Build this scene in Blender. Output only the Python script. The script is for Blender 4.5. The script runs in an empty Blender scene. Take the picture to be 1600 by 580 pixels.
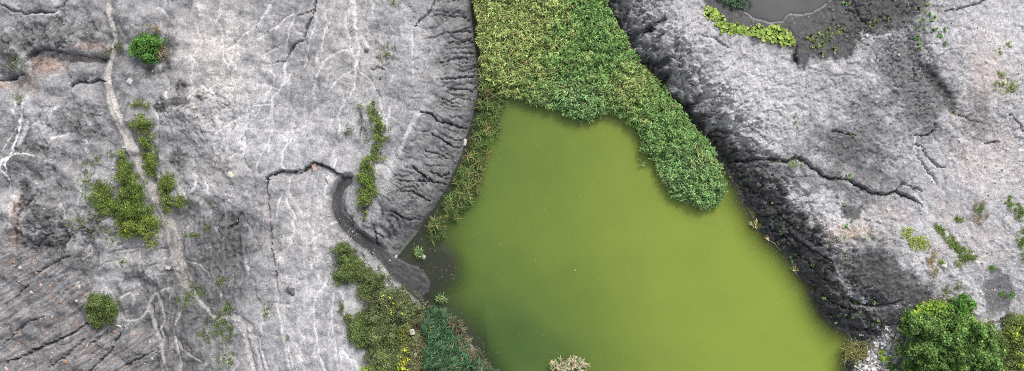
import bpy, bmesh, math, random, heapq
import numpy as np
from mathutils import Vector

rng = np.random.default_rng(7)
random.seed(7)
scene = bpy.context.scene
C = scene.collection

# ------------------------------------------------------------------ camera, sky, sun, exposure
S = 0.05          # metres to one photograph pixel on the pond surface
HC = 75.0         # drone height above the pond
cam = bpy.data.objects.new('camera', bpy.data.cameras.new('camera'))
C.objects.link(cam)
cam.location = (0, 0, HC)
cam.data.sensor_width = 36
cam.data.lens = 36 * HC / (1600 * S)
cam.data.clip_end = 3000
scene.camera = cam

SUN_AZ = math.atan2(0.42, 0.9)     # from the top right of the picture
SUN_EL = math.radians(47)
world = bpy.data.worlds.new('World'); scene.world = world
world.use_nodes = True
wn, wl = world.node_tree.nodes, world.node_tree.links
wn.clear()
sky = wn.new('ShaderNodeTexSky'); sky.sky_type = 'NISHITA'; sky.sun_disc = False
sky.sun_elevation = SUN_EL; sky.sun_rotation = SUN_AZ
sky.air_density = 1.0; sky.dust_density = 4.0; sky.ozone_density = 1.0
hs = wn.new('ShaderNodeHueSaturation'); hs.inputs['Saturation'].default_value = 0.30
bg = wn.new('ShaderNodeBackground'); bg.inputs['Strength'].default_value = 0.135
wo = wn.new('ShaderNodeOutputWorld')
wl.new(sky.outputs[0], hs.inputs['Color']); wl.new(hs.outputs[0], bg.inputs['Color']); wl.new(bg.outputs[0], wo.inputs['Surface'])

sl = bpy.data.lights.new('sun', 'SUN'); sl.energy = 1.05; sl.angle = math.radians(14); sl.color = (1.0, 0.97, 0.93)
so = bpy.data.objects.new('sun', sl); C.objects.link(so)
L = Vector((math.cos(SUN_EL) * math.sin(SUN_AZ), math.cos(SUN_EL) * math.cos(SUN_AZ), math.sin(SUN_EL)))
so.rotation_euler = L.to_track_quat('Z', 'Y').to_euler(); so.location = L * 100

vs = scene.view_settings
vs.view_transform = 'Standard'; vs.look = 'None'; vs.gamma = 1.0; vs.use_curve_mapping = False
vs.exposure = 0.68
scene.cycles.filter_width = 0.9
scene.cycles.use_denoising = False


# ------------------------------------------------------------------ numpy helpers
def hash2(ix, iy, seed):
    h = (ix.astype(np.int64) * 374761393 + iy.astype(np.int64) * 668265263 + seed * 974711) & 0xffffffff
    h = ((h ^ (h >> 13)) * 1274126177) & 0xffffffff
    return (h ^ (h >> 16)) & 0xffff

GX = np.cos(np.arange(256) * 2 * np.pi / 256).astype(np.float32)
GY = np.sin(np.arange(256) * 2 * np.pi / 256).astype(np.float32)

def noise(x, y, seed=0):
    """gradient noise, about -1..1"""
    x = np.asarray(x, np.float32); y = np.asarray(y, np.float32)
    ix = np.floor(x); iy = np.floor(y)
    fx = x - ix; fy = y - iy
    u = fx * fx * fx * (fx * (fx * 6 - 15) + 10); v = fy * fy * fy * (fy * (fy * 6 - 15) + 10)
    def g(dx, dy):
        k = hash2(ix + dx, iy + dy, seed) & 255
        return GX[k] * (fx - dx) + GY[k] * (fy - dy)
    a = g(0, 0); b = g(1, 0); c = g(0, 1); d = g(1, 1)
    return ((a + u * (b - a)) * (1 - v) + (c + u * (d - c)) * v) * 1.5

def fbm(x, y, oct=4, seed=0, gain=0.5):
    t = 0; a = 1.0; n = 0
    for i in range(oct):
        t = t + a * noise(x * 2 ** i + 17.3 * i, y * 2 ** i - 9.1 * i, seed + i); n += a; a *= gain
    return t / n * 1.9

def ridged(x, y, oct=3, seed=0, gain=0.5):
    t = 0; a = 1.0; n = 0
    for i in range(oct):
        t = t + a * (1 - np.abs(noise(x * 2 ** i, y * 2 ** i, seed + i)) * 2); n += a; a *= gain
    return t / n

def facets(x, y, seed):
    """broken rock: every cell is a small tilted plane"""
    f1 = np.full(x.shape, 9.0, np.float32); out = np.zeros(x.shape, np.float32)
    fx = np.floor(x); fy = np.floor(y)
    for dx in (-1, 0, 1):
        for dy in (-1, 0, 1):
            ix = fx + dx; iy = fy + dy
            a = hash2(ix, iy, seed) / 65535; b = hash2(ix, iy, seed + 1) / 65535; c = hash2(ix, iy, seed + 2) / 65535
            ox = x - ix - a; oy = y - iy - b; d = ox * ox + oy * oy
            m = d < f1
            f1 = np.where(m, d, f1); out = np.where(m, ox * np.cos(c * 6.283) + oy * np.sin(c * 6.283) + (a + b - 1) * .5, out)
    return out

def sstep(a, b, x):
    t = np.clip((x - a) / (b - a), 0, 1)
    return t * t * (3 - 2 * t)

def seg_dist(pts, x, y):
    """distance to a polyline, arc length at the nearest point, side (+ right of travel, y down)"""
    best = np.full(x.shape, 1e9, np.float32); arc = np.zeros(x.shape, np.float32); side = np.zeros(x.shape, np.float32)
    s0 = 0.0
    for (ax, ay), (bx, by) in zip(pts[:-1], pts[1:]):
        dx, dy = bx - ax, by - ay; ll = math.hypot(dx, dy)
        t = np.clip(((x - ax) * dx + (y - ay) * dy) / (ll * ll), 0, 1)
        d = np.hypot(x - ax - t * dx, y - ay - t * dy)
        m = d < best
        best = np.where(m, d, best); arc = np.where(m, s0 + t * ll, arc)
        side = np.where(m, np.sign(dx * (y - ay) - dy * (x - ax)), side)
        s0 += ll
    return best, arc / s0, side

def inside(poly, x, y):
    r = np.zeros(np.shape(x), bool)
    n = len(poly)
    for i in range(n):
        (ax, ay), (bx, by) = poly[i], poly[(i + 1) % n]
        if ay == by: continue
        c = ((ay > y) != (by > y)) & (x < (bx - ax) * (y - ay) / (by - ay) + ax)
        r ^= c
    return r

def sdf(poly, x, y):
    d, a, s = seg_dist(poly + [poly[0]], x, y)
    return np.where(inside(poly, x, y), -d, d)

# ------------------------------------------------------------------ outlines read from the photograph (photograph pixels)
SHORE_LEFT = [(738, -130), (734, -30), (735, 0), (738, 40), (744, 80), (747, 120), (746, 150), (738, 185), (728, 215), (722, 240),
              (712, 262), (700, 290), (685, 315), (665, 345), (645, 372), (630, 390), (620, 403)]
FAN = [(620, 403), (638, 412), (654, 418), (664, 429), (671, 441), (669, 456), (660, 464)]
SHORE_BOTTOM = [(660, 464), (664, 482), (690, 495), (715, 513), (742, 545), (762, 580), (780, 640), (860, 720), (1240, 720), (1318, 640)]
SHORE_RIGHT = [(1318, 640), (1320, 580), (1322, 560), (1332, 538), (1325, 522), (1300, 508), (1283, 490), (1270, 468), (1262, 445), (1250, 430),
               (1240, 415), (1222, 392), (1200, 372), (1180, 350), (1170, 328), (1158, 312), (1152, 295), (1140, 275), (1130, 255),
               (1115, 235), (1100, 215), (1075, 190), (1055, 165), (1040, 145), (1015, 120), (995, 95), (985, 80), (975, 65),
               (965, 45), (955, 25), (945, 5), (940, -30), (930, -130)]
POND = SHORE_LEFT + FAN[1:] + SHORE_BOTTOM[1:] + SHORE_RIGHT[1:]
UPPER_POND = [(1112, -12), (1132, 6), (1150, 14), (1165, 19), (1180, 29), (1205, 35), (1222, 33), (1229, 24), (1234, 21), (1250, 22),
              (1268, 20), (1284, 10), (1296, 0), (1308, -25), (1290, -70), (1200, -85), (1125, -60)]
UPPER_Z = 1.95
CHANNEL = [(543, 283), (533, 292), (526, 308), (526, 325), (532, 343), (543, 357), (558, 370), (576, 382), (592, 394), (608, 410), (626, 424), (645, 438), (668, 452)]
TRACK = [(166, -60), (167, -5), (172, 25), (179, 55), (177, 68), (172, 90), (167, 120), (170, 145), (178, 170), (190, 195), (200, 220), (214, 250),
         (228, 275), (237, 292), (246, 315), (258, 335), (268, 357), (274, 385), (279, 410), (288, 440)]

# ------------------------------------------------------------------ base height (a smooth landform), as a lookup over the photograph plane
def base_height(x, y):
    dp = sdf(POND, x, y)
    dl, al, _ = seg_dist(SHORE_LEFT, x, y)
    plateau_l = 1.75 + 0.35 * fbm(x / 260, y / 260, 2, 3) + 0.25 * np.exp(-((x - 660) / 60) ** 2) - 0.35 * sstep(330, 560, y) * sstep(520, 300, x)
    prof_l = plateau_l * (1 - np.exp(-np.maximum(dp, 0) / 34.0))
    plateau_r = 2.55 + 0.45 * fbm(x / 200, y / 200, 2, 11) + 0.4 * sstep(1350, 1600, x)
    prof_r = plateau_r * (1 - np.exp(-(np.maximum(dp, 0) / 38.0) ** 1.25))
    left = x < 830
    h = np.where(left, prof_l, prof_r)
    lowcorner = np.exp(-(((x - 1400) / 90) ** 2 + ((y - 570) / 60) ** 2))
    h = h * (1 - 0.6 * lowcorner)
    bush = np.exp(-(((x - 600) / 75) ** 2 + ((y - 500) / 80) ** 2))
    h = np.where(left, h * (1 - 0.35 * bush), h)
    h = np.where(dp < 0, -0.05 - np.minimum(np.where(x < 760, .30, .5) * (np.maximum(-dp, 0) * S) ** 1.5, 2.2), h)
    fan = np.exp(-((((x - 684) / 56) ** 2 + ((y - 414) / 58) ** 2)) ** 1.15)
    h = np.where(dp < 0, h + (-0.05 - h) * np.minimum(fan * 1.12, 1), h)
    # upper pond hollow
    du = sdf(UPPER_POND, x, y)
    hol = np.exp(-np.maximum(du, 0) / 45.0)
    h = np.where((~left) & (du >= 0), h * (1 - hol) + (UPPER_Z + 0.03 + np.maximum(du, 0) * 0.012) * hol, h)
    h = np.where(du < 0, UPPER_Z - 0.02 - np.minimum(-du * 0.02, 0.5), h)
    # gully and mud channel
    dc, ac, _ = seg_dist(CHANNEL, x, y)
    w = 7 + 4 * ac + 12 * sstep(0.62, 1.0, ac)
    zc = 1.15 * (1 - ac) ** 0.9 + 0.07
    wall = sstep(w - 2, w + 9 - 5 * ac, dc)
    land = dp >= -1
    h = np.where(land, np.minimum(h, zc * (1 - wall) + np.maximum(h, zc) * wall), h)
    return h.astype(np.float32)

LX = np.arange(-700, 2301, 5.0); LY = np.arange(-600, 1181, 5.0)
lx, ly = np.meshgrid(LX.astype(np.float32), LY.astype(np.float32))
BASE = base_height(lx, ly)

def bilin(grid, x0, y0, st, x, y):
    fx = np.clip((x - x0) / st, 0, grid.shape[1] - 1.001); fy = np.clip((y - y0) / st, 0, grid.shape[0] - 1.001)
    ix = fx.astype(int); iy = fy.astype(int); fx = fx - ix; fy = fy - iy
    return (grid[iy, ix] * (1 - fx) + grid[iy, ix + 1] * fx) * (1 - fy) + (grid[iy + 1, ix] * (1 - fx) + grid[iy + 1, ix + 1] * fx) * fy

# ------------------------------------------------------------------ terrain grid in metres, fine where the photograph looks
CELL = 0.07
def axis(a):
    core = np.arange(-a, a + 1e-6, CELL); out = []; p = a; st = CELL
    while p < 500:
        st *= 1.28; p += st; out.append(p)
    out = np.array(out)
    return np.concatenate([-out[::-1], core, out]), len(out)
AX, NO = axis(42.5)
AY, NOY = axis(16.8)
WX, WY = np.meshgrid(AX, AY)          # world x, world y (y up)
X = 800 + WX / S; Y = 290 - WY / S
for _ in range(5):                    # which photograph pixel sees this ground point
    b = bilin(BASE, LX[0], LY[0], 5.0, X, Y)
    k = HC / (HC - b)
    X = 800 + WX / S * k; Y = 290 - WY / S * k
X = X.astype(np.float32); Y = Y.astype(np.float32)
Xc = np.clip(X, -650, 2250); Yc = np.clip(Y, -550, 1130)
Hh = base_height(Xc, Yc)
DP = sdf(POND, Xc, Yc)
DU = sdf(UPPER_POND, Xc, Yc)
LAND = sstep(-1, 5, DP) * sstep(-1, 4, DU)
isL = sstep(840, 820, X); isR = 1 - isL

# wobble so that no drawn line is smooth
wx1 = fbm(X / 16, Y / 16, 3, 21) * 4.0; wy1 = fbm(X / 16 + 40, Y / 16, 3, 22) * 4.0
PX = X + wx1; PY = Y + wy1
QX = X + wx1 * 0.45 + noise(X / 5, Y / 5, 5) * 1.9; QY = Y + wy1 * 0.45 + noise(X / 5, Y / 5 + 33, 6) * 1.9
n_big = fbm(X / 70, Y / 70, 4, 31)
n_mid = fbm(X / 22, Y / 22, 4, 37)
n_fine = fbm(X / 6, Y / 6, 3, 41)
n_px = fbm(X / 2.3, Y / 2.3, 2, 47)

def window(pts, pad):
    xs = [p[0] for p in pts]; ys = [p[1] for p in pts]
    pad = pad + 12
    # world extents are at most the pixel extents; allow for perspective
    x0, x1 = (min(xs) - 800) * S, (max(xs) - 800) * S
    y0, y1 = (290 - max(ys)) * S, (290 - min(ys)) * S
    m = pad * S
    i0, i1 = np.searchsorted(AX, [min(x0, x0 * .95) - m, max(x1, x1 * .95) + m])
    j0, j1 = np.searchsorted(AY, [min(y0, y0 * .95) - m, max(y1, y1 * .95) + m])
    return slice(max(j0 - 1, 0), j1 + 1), slice(max(i0 - 1, 0), i1 + 1)

# albedo as grey value, plus tints
TONE = 0.25 + 0.0 * X
TONE = TONE * isL + isR * 0.33
RUST = np.zeros_like(X); CREAM = np.zeros_like(X)

def blob(cx, cy, rx, ry, soft=0.5, rough=0.5):
    px0, px1 = cx - rx * 1.6 - 20, cx + rx * 1.6 + 20
    w = window([(px0, cy - ry * 1.6 - 20), (px1, cy + ry * 1.6 + 20)], 5)
    r = np.hypot((PX[w] - cx) / rx, (PY[w] - cy) / ry) + rough * (n_mid[w] * 0.7 + n_fine[w] * 0.35)
    return w, sstep(1 + soft * .5, 1 - soft, r)

def tone_blob(cx, cy, rx, ry, v, soft=0.5, rough=0.5, k=1.0):
    w, m = blob(cx, cy, rx, ry, soft, rough); m = m * k
    TONE[w] = TONE[w] * (1 - m) + v * m

def poly_mask(poly, soft=8, rough=8):
    w = window(poly, soft + rough + 10)
    d = sdf(poly, PX[w], PY[w]) + rough * (n_mid[w] * 0.8 + n_fine[w] * 0.4)
    return w, sstep(soft, -soft, d)

def tone_poly(poly, v, soft=8, rough=8, k=1.0):
    w, m = poly_mask(poly, soft, rough); m = m * k
    TONE[w] = TONE[w] * (1 - m) + v * m

# ---- left: dry pale ash, dark shale, silt, and one painted shrub shadow
TONE += isL * (0.035 * n_big + 0.022 * n_mid)
for a in [(330, 85, 78, 90, .43), (365, 195, 55, 65, .42), (450, 215, 75, 60, .40), (395, 120, 40, 60, .40), (545, 60, 60, 80, .36), (470, 450, 50, 130, .37), (490, 330, 38, 60, .38),
          (640, 50, 65, 65, .34), (560, 470, 30, 42, .40), (535, 545, 38, 40, .40), (28, 320, 26, 36, .38), (60, 190, 34, 40, .36), (600, 300, 26, 90, .38), (560, 210, 50, 60, .38),
          (240, 425, 34, 25, .30), (150, 285, 40, 20, .33), (320, 300, 60, 30, .30), (330, 230, 40, 30, .30), (180, 555, 30, 10, .24)]:
    tone_blob(*a, soft=0.95, rough=0.8)
for a in [(60, 62, 85, 26, .17), (18, 90, 34, 34, .15), (80, 35, 80, 18, .22), (120, 45, 40, 16, .19), (262, 78, 14, 40, .18), (240, 112, 16, 16, .085), (285, 132, 12, 10, .12),  # the soil blob below the bright green shrub is its shadow, painted dark
          (285, 160, 40, 14, .15), (262, 165, 18, 9, .12), (280, 245, 14, 18, .15), (262, 215, 16, 10, .18), (110, 190, 40, 24, .20), (155, 205, 26, 18, .18), (40, 250, 50, 40, .19), (40, 205, 30, 20, .18),
          (70, 330, 34, 34, .14), (70, 385, 70, 36, .13), (45, 300, 14, 20, .14), (120, 410, 50, 26, .16), (300, 320, 30, 14, .17),
          (150, 350, 30, 30, .2), (210, 430, 20, 18, .14), (215, 110, 9, 26, .24), (200, 60, 16, 40, .24)]:
    tone_blob(*a[:4], a[4] * (.56 + .9 * max(0, a[4] - .12)), soft=0.95, rough=1.0)
SLOPE_POLY = [(-60, 360), (40, 385), (120, 420), (150, 460), (190, 505), (235, 520), (262, 560), (272, 640), (-60, 640)]
tone_poly(SLOPE_POLY, .175, 22, 16)
BRAID_POLY = [(185, 455), (225, 450), (262, 400), (300, 345), (345, 325), (388, 328), (394, 400), (390, 450), (370, 490), (345, 510), (350, 560), (380, 640), (268, 640), (240, 560), (205, 500)]
tone_poly(BRAID_POLY, .13, 26, 18)
tone_blob(352, 385, 36, 60, .085, 1.0, 0.9)
tone_blob(350, 545, 34, 40, .20, 0.6, 0.7)
# the ridge above the left shore: damper towards the water
wm = sstep(95, 30, DP + 26 * n_mid) * isL * sstep(420, 380, Y)
TONE[:] = TONE * (1 - wm) + (0.165 + 0.03 * n_fine) * wm
wm = sstep(16, 4, DP + 5 * n_mid) * isL
TONE[:] = TONE * (1 - wm * .6) + .10 * wm * .6
tone_blob(625, 330, 34, 60, .12, .7, .6, .8)
tone_blob(690, 300, 30, 50, .11, .7, .6, .6)
for a in [(330, 85, 75, 95, .45), (540, 60, 60, 80, .25), (480, 360, 60, 60, .2), (345, 260, 40, 30, .3)]:
    w, m = blob(*a[:4], .8, .6); CREAM[w] = np.maximum(CREAM[w], m * a[4])
for a in [(70, 103, 26, 18, .7), (140, 72, 30, 7, .6), (8, 133, 14, 8, .7), (28, 345, 14, 40, .5), (20, 380, 14, 20, .5), (120, 90, 30, 6, .3), (45, 130, 14, 22, .3), (200, 340, 90, 40, .0)]:
    w, m = blob(*a[:4], .6, .6); RUST[w] = np.maximum(RUST[w], m * a[4])

# ---- right: pale crumpled shale, dark where it is wet
TONE += isR * (0.035 * n_big + 0.028 * n_mid)
for a in [(1180, 150, 95, 75, .44), (1300, 355, 60, 45, .44), (1570, 50, 60, 80, .44), (1510, 330, 110, 110, .42), (1480, 60, 40, 40, .40), (1230, 300, 30, 30, .40), (1080, 40, 50, 30, .38),
          (1500, 240, 90, 30, .39), (1430, 420, 40, 50, .42), (1260, 390, 14, 40, .38)]:
    tone_blob(*a, soft=0.95, rough=0.8)
WET_TOP = [(1085, -40), (1100, 12), (1125, 40), (1170, 62), (1235, 78), (1243, 104), (1258, 108), (1275, 92), (1295, 96), (1325, 92), (1338, 66), (1380, 52), (1410, 46), (1442, 24), (1452, -40)]
tone_poly(WET_TOP, .068, 6, 8)
tone_poly([(1330, 5), (1430, -10), (1440, 14), (1420, 30), (1370, 34), (1340, 26)], .06, 4, 5)
tone_poly([(1372, 62), (1410, 48), (1445, 25), (1452, 90), (1486, 150), (1462, 212), (1432, 212), (1400, 180), (1376, 120)], .155, 26, 16)
tone_poly([(1430, 95), (1452, 100), (1492, 150), (1500, 182), (1488, 178), (1470, 150), (1445, 120)], .07, 4, 5)
tone_poly([(1272, 198), (1345, 190), (1372, 232), (1382, 262), (1420, 302), (1380, 312), (1330, 290), (1290, 262)], .15, 34, 24)
tone_poly([(1325, 130), (1375, 150), (1380, 215), (1345, 195)], .18, 26, 14)
tone_poly([(1325, 398), (1372, 375), (1398, 392), (1408, 412), (1470, 455), (1462, 485), (1400, 500), (1345, 470), (1318, 435)], .072, 24, 18)
tone_poly([(1310, 322), (1352, 322), (1340, 350), (1318, 345)], .10, 5, 7)
tone_poly([(1255, 265), (1330, 285), (1375, 305), (1360, 318), (1300, 300), (1240, 285)], .13, 8, 9, .8)
tone_poly([(1505, 135), (1545, 150), (1560, 200), (1530, 225), (1500, 195)], .16, 12, 12, .7)
tone_poly([(1470, 205), (1490, 220), (1500, 245), (1485, 245)], .22, 6, 8, .7)
tone_poly([(1150, 250), (1250, 244), (1262, 262), (1205, 300), (1175, 305), (1150, 280)], .10, 8, 9, .7)
# damp band along the right shore, its upper edge uneven
edge = 22 + 22 * sstep(180, 280, Y) + 16 * fbm(Y / 55, X * 0 + 3.0, 2, 61) + 26 * n_mid + 22 * sstep(250, 330, Y) + 22 * sstep(400, 470, Y) - 8 * sstep(160, 60, Y)
wm = sstep(edge + 22, edge - 16, DP) * isR * sstep(1405, 1375, X)
TONE[:] = TONE * (1 - wm) + (0.066 + 0.012 * n_fine) * wm
tone_poly([(1302, 392), (1312, 392), (1326, 440), (1350, 466), (1380, 474), (1376, 480), (1340, 474), (1314, 446)], .26, 5, 8)
tone_poly([(1370, 470), (1450, 462), (1478, 470), (1470, 500), (1440, 520), (1330, 540), (1320, 500)], .085, 6, 9)
tone_poly([(985, 52), (1040, 24), (1050, 30), (1010, 52), (985, 66)], .085, 4, 5)
tone_poly([(1000, 100), (1045, 88), (1050, 96), (1020, 108)], .085, 4, 5)
tone_poly([(1328, 620), (1334, 578), (1346, 562), (1362, 545), (1370, 530), (1388, 517), (1404, 514), (1412, 530), (1406, 560), (1404, 620)], .40, 5, 5)
tone_blob(1562, 458, 26, 38, .13, .35, .5)
tone_blob(1567, 462, 8, 7, .08, .5, .4)
tone_blob(1553, 425, 12, 8, .15, .5, .5)
for a in [(1545, 110, 40, 60, .5), (1330, 362, 55, 20, .45), (1540, 250, 60, 60, .35), (1520, 380, 60, 40, .3), (1500, 190, 20, 20, .35), (1385, 335, 40, 14, .4), (1475, 330, 30, 30, .3)]:
    w, m = blob(*a[:4], .8, .8); RUST[w] = np.maximum(RUST[w], m * a[4] * (.35 + .65 * sstep(-.1, .5, n_fine[w])))
# pond bed and upper pond bed
TONE[:] = np.where(DP < 0, .028, TONE)
TONE[:] = np.where(DU < 0, .11, TONE)
rim = np.exp(-((DU + wx1 * .3 - 1.5) / 1.2) ** 2) * sstep(-30, 0, Y)
TONE += rim * .16

# ---- relief
# left: lumpy, finely rilled
Hh += LAND * isL * (0.36 * n_big + 0.06 * n_mid + 0.012 * n_fine + 0.009 * n_px + .022 * facets(QX / 5, QY / 5, 661) + .035 * facets(PX / 12, PY / 12, 671) * sstep(.4, .25, TONE))
lump = sstep(0.22, .09, TONE) * isL * LAND
Hh += lump * (0.09 * ridged(X / 16 + wx1 * .1, Y / 16 + wy1 * .1, 3, 71) + .03 * n_fine)
# right: crumpled crust
cx = X + 7 * noise(X / 19, Y / 19, 81) + 3 * noise(X / 7, Y / 7, 82); cy = Y + 7 * noise(X / 19 + 9, Y / 19, 83) + 3 * noise(X / 7, Y / 7 + 5, 84)
def crease(x, y, sd, k): return np.exp(-np.abs(noise(x, y, sd)) * k)
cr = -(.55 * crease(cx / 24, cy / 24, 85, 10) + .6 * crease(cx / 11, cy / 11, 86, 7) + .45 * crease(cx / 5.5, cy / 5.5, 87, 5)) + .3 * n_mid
smooth_r = np.zeros_like(X)
for p in (WET_TOP,):
    w, m = poly_mask(p, 10, 6); smooth_r[w] = np.maximum(smooth_r[w], m * .6)
for a in [(1565, 460, 40, 60), (1560, 60, 60, 90), (1500, 320, 110, 90)]:
    w, m = blob(*a, .8, .5); smooth_r[w] = np.maximum(smooth_r[w], m * .75)
steep = sstep(70, 30, DP) * isR
Hh += LAND * isR * (1 - smooth_r) * (1 - .75 * steep) * (.11 * facets(cx / 15, cy / 12, 621) + .06 * facets(cx / 6, cy / 6, 631) + 0.09 * cr + 0.08 * n_big + 0.02 * n_fine + 0.014 * n_px) + LAND * isR * smooth_r * (.06 * n_mid + .03 * n_fine)
# left: knolls beside the track and patches of broken, lumpy shale
knoll = sstep(360, 280, X) * LAND
Hh += knoll * .30 * fbm(X / 46, Y / 40, 2, 181)
for a in [(300, 170, 60, 35, .26), (320, 240, 60, 50, .14), (70, 50, 110, 42, .20), (110, 185, 90, 50, .14), (70, 370, 85, 50, .26), (150, 350, 50, 40, .12), (240, 425, 34, 25, .16), (40, 260, 50, 50, .18),
          (600, 90, 50, 70, .08), (205, 560, 70, 40, .08), (330, 300, 70, 30, .12), (350, 130, 60, 60, .05), (520, 430, 90, 140, .04)]:
    w, m = blob(*a[:4], .9, .6)
    Hh[w] += LAND[w] * m * a[4] * (.6 * cr[w] + .55 * facets(cx[w] / 9, cy[w] / 9, 641) + .3 * facets(cx[w] / 5, cy[w] / 5, 651)); TONE[w] += m * min(.09, a[4] * .45) * (cr[w] + .5) * LAND[w]
# mud cracks in the wet ground at the top
wv = WET_TOP
w, m = poly_mask([(1280, -30), (1300, 60), (1340, 70), (1380, 130), (1460, 200), (1470, 120), (1450, 0)], 14, 8)
vx, vy = QX[w] / 8.5, QY[w] / 8.5
f1 = np.full(vx.shape, 9.0); f2 = np.full(vx.shape, 9.0)
for dx in (-1, 0, 1):
    for dy in (-1, 0, 1):
        ix = np.floor(vx) + dx; iy = np.floor(vy) + dy
        jx = ix + .15 + .7 * hash2(ix, iy, 3) / 65535; jy = iy + .15 + .7 * hash2(ix, iy, 4) / 65535
        d = np.hypot(vx - jx, vy - jy)
        f2 = np.minimum(f2, np.maximum(f1, d)); f1 = np.minimum(f1, d)
Hh[w] -= m * .22 * sstep(.15, .02, f2 - f1) * sstep(-.35, .25, n_mid[w])

# rills down the left ridge and the right bank: coordinates along and away from the shore
w = window(SHORE_LEFT, 130)
d, a, s = seg_dist(SHORE_LEFT, QX[w], QY[w])
arc = a * 560
win = sstep(0, 5, DP[w]) * sstep(125, 20, d + 22 * n_mid[w]) * isL[w] * sstep(425, 405, Y[w])
r1 = 1 - np.abs(noise(arc / 10 + .9 * noise(d / 30, arc / 40, 3), d / 130, 91)) * 6.0
r2 = 1 - np.abs(noise(arc / 6.5 + .5 * noise(d / 18, arc / 25, 4), d / 50, 92)) * 3.0
Hh[w] -= win * ((0.30 * np.clip(r1, 0, 1) + 0.06 * np.clip(r2, 0, 1)) * sstep(-.55, .35, fbm(arc / 45, d / 30, 2, 97)) + .05 * noise(arc / 3.5, d / 25, 98))
Hh[w] += win * .10 * noise(arc / 18, d / 60, 93)
w = window(SHORE_RIGHT, 130)
d, a, s = seg_dist(SHORE_RIGHT, QX[w], QY[w])
arc = a * 870
win = sstep(0, 6, DP[w]) * sstep(110, 40, d + 18 * n_mid[w]) * isR[w]
r1 = 1 - np.abs(noise(arc / 24 + .7 * noise(d / 26, arc / 40, 13), d / 55, 94)) * 3.0
r2 = ridged(arc / 9 + .8 * noise(d / 15, arc / 18, 14), d / 20, 3, 95)
Hh[w] -= win * (0.36 * np.clip(r1, 0, 1) - .05)
Hh[w] += win * (.07 * r2 + .03 * n_fine[w] - .15 * crease((arc + .9 * d) / 8 + .4 * n_mid[w], (d - .4 * arc) / 26, 99, 5) - .10 * crease((arc - .6 * d) / 5, d / 15 + .4 * n_mid[w], 100, 4))
wx_, wy_ = (arc + .5 * d + 5 * n_mid[w]), (d - .3 * arc + 5 * n_fine[w])
Hh[w] += win * (.42 * facets(wx_ / 12, wy_ / 18, 601) + .20 * facets(wx_ / 5, wy_ / 8, 611))
lg = ridged(d / 16 + .9 * noise(arc / 60, d / 40, 15), arc / 70, 2, 96)    # ledges along the bank
Hh[w] += win * .09 * lg

# bedding on the lower left slope
w, m = poly_mask(SLOPE_POLY, 12, 8)
ca, sa = math.cos(math.radians(-33)), math.sin(math.radians(-33))
u = X[w] * ca + Y[w] * sa; v = -X[w] * sa + Y[w] * ca
v = v + 4 * noise(X[w] / 40, Y[w] / 40, 101)
b1 = fbm(u / 60, v / 6.0, 3, 102); b2 = 1 - np.abs(noise(u / 70, v / 15, 103)) * 9
Hh[w] += m * (.040 * b1 + .022 * fbm(u / 25, v / 3, 2, 107) - .07 * np.clip(b2, 0, 1) * sstep(-.1, .4, n_big[w])) * LAND[w]
TONE[w] *= 1 + m * (.38 * b1 + .2 * fbm(u / 25, v / 3, 2, 108))
RUST[w] = np.maximum(RUST[w], m * .35 * sstep(.1, .6, fbm(u / 40, v / 8, 3, 105)))
# flow marks in the braided silt
w, m = poly_mask(BRAID_POLY, 10, 8)
fx = X[w] + 16 * noise(X[w] / 60, Y[w] / 70, 111) + 5 * noise(X[w] / 20, Y[w] / 24, 112)
b1 = fbm(fx / 7, Y[w] / 80, 3, 113)
Hh[w] += m * .10 * b1 * LAND[w]
TONE[w] *= 1 + m * .30 * b1
# soft flow streaks down the pale ash
w, m = poly_mask([(330, 20), (620, 10), (610, 240), (560, 270), (420, 265), (330, 300)], 20, 10)
fx = X[w] + .28 * Y[w] + 10 * noise(X[w] / 50, Y[w] / 60, 121)
b1 = fbm(fx / 9, Y[w] / 90, 3, 122)
TONE[w] *= 1 + m * .16 * b1
Hh[w] += m * .03 * b1
w, m = poly_mask([(425, 290), (520, 300), (520, 440), (560, 480), (560, 620), (380, 620), (425, 470)], 14, 10)
fx = X[w] + 8 * noise(X[w] / 40, Y[w] / 60, 123)
b1 = fbm(fx / 8, Y[w] / 90, 3, 124)
TONE[w] *= 1 + m * .16 * b1

# ---- runoff: where water would gather and cut rills, and leave pale silt
def runoff(Z, out):
    """flood from the outlets upwards; every cell drains to the cell it was reached from"""
    ny, nx = Z.shape; n = Z.size; z = Z.ravel().tolist(); rec = [-1] * n; order = []
    heap = [(z[i], i) for i in np.nonzero(out.ravel())[0].tolist()]
    seen = bytearray(n)
    for _, i in heap: seen[i] = 1
    heapq.heapify(heap); push, pop = heapq.heappush, heapq.heappop
    while heap:
        e, i = pop(heap); order.append(i)
        x_ = i % nx; y_ = i // nx
        for dx, dy in ((1, 0), (-1, 0), (0, 1), (0, -1), (1, 1), (-1, -1), (1, -1), (-1, 1)):
            xx = x_ + dx; yy = y_ + dy
            if 0 <= xx < nx and 0 <= yy < ny:
                j = yy * nx + xx
                if not seen[j]:
                    seen[j] = 1; rec[j] = i; push(heap, (z[j] if z[j] > e else e + 1e-5, j))
    acc = [1.0] * n
    for i in reversed(order):
        j = rec[i]
        if j >= 0: acc[j] += acc[i]
    return np.array(acc, np.float32).reshape(Z.shape)
def blur(a, n=1):
    for _ in range(n):
        p = np.pad(a, 1, mode='edge'); a = (p[1:-1, 1:-1] * 4 + (p[:-2, 1:-1] + p[2:, 1:-1] + p[1:-1, :-2] + p[1:-1, 2:]) * 2 + p[:-2, :-2] + p[2:, 2:] + p[:-2, 2:] + p[2:, :-2]) / 16
    return a
core = (slice(NOY, -NOY), slice(NO, -NO))
Xk, Yk = X[core], Y[core]
tilt = -.013 * (Yk + .25 * (520 - Xk)) * isL[core] * sstep(700, 600, Xk)
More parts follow.
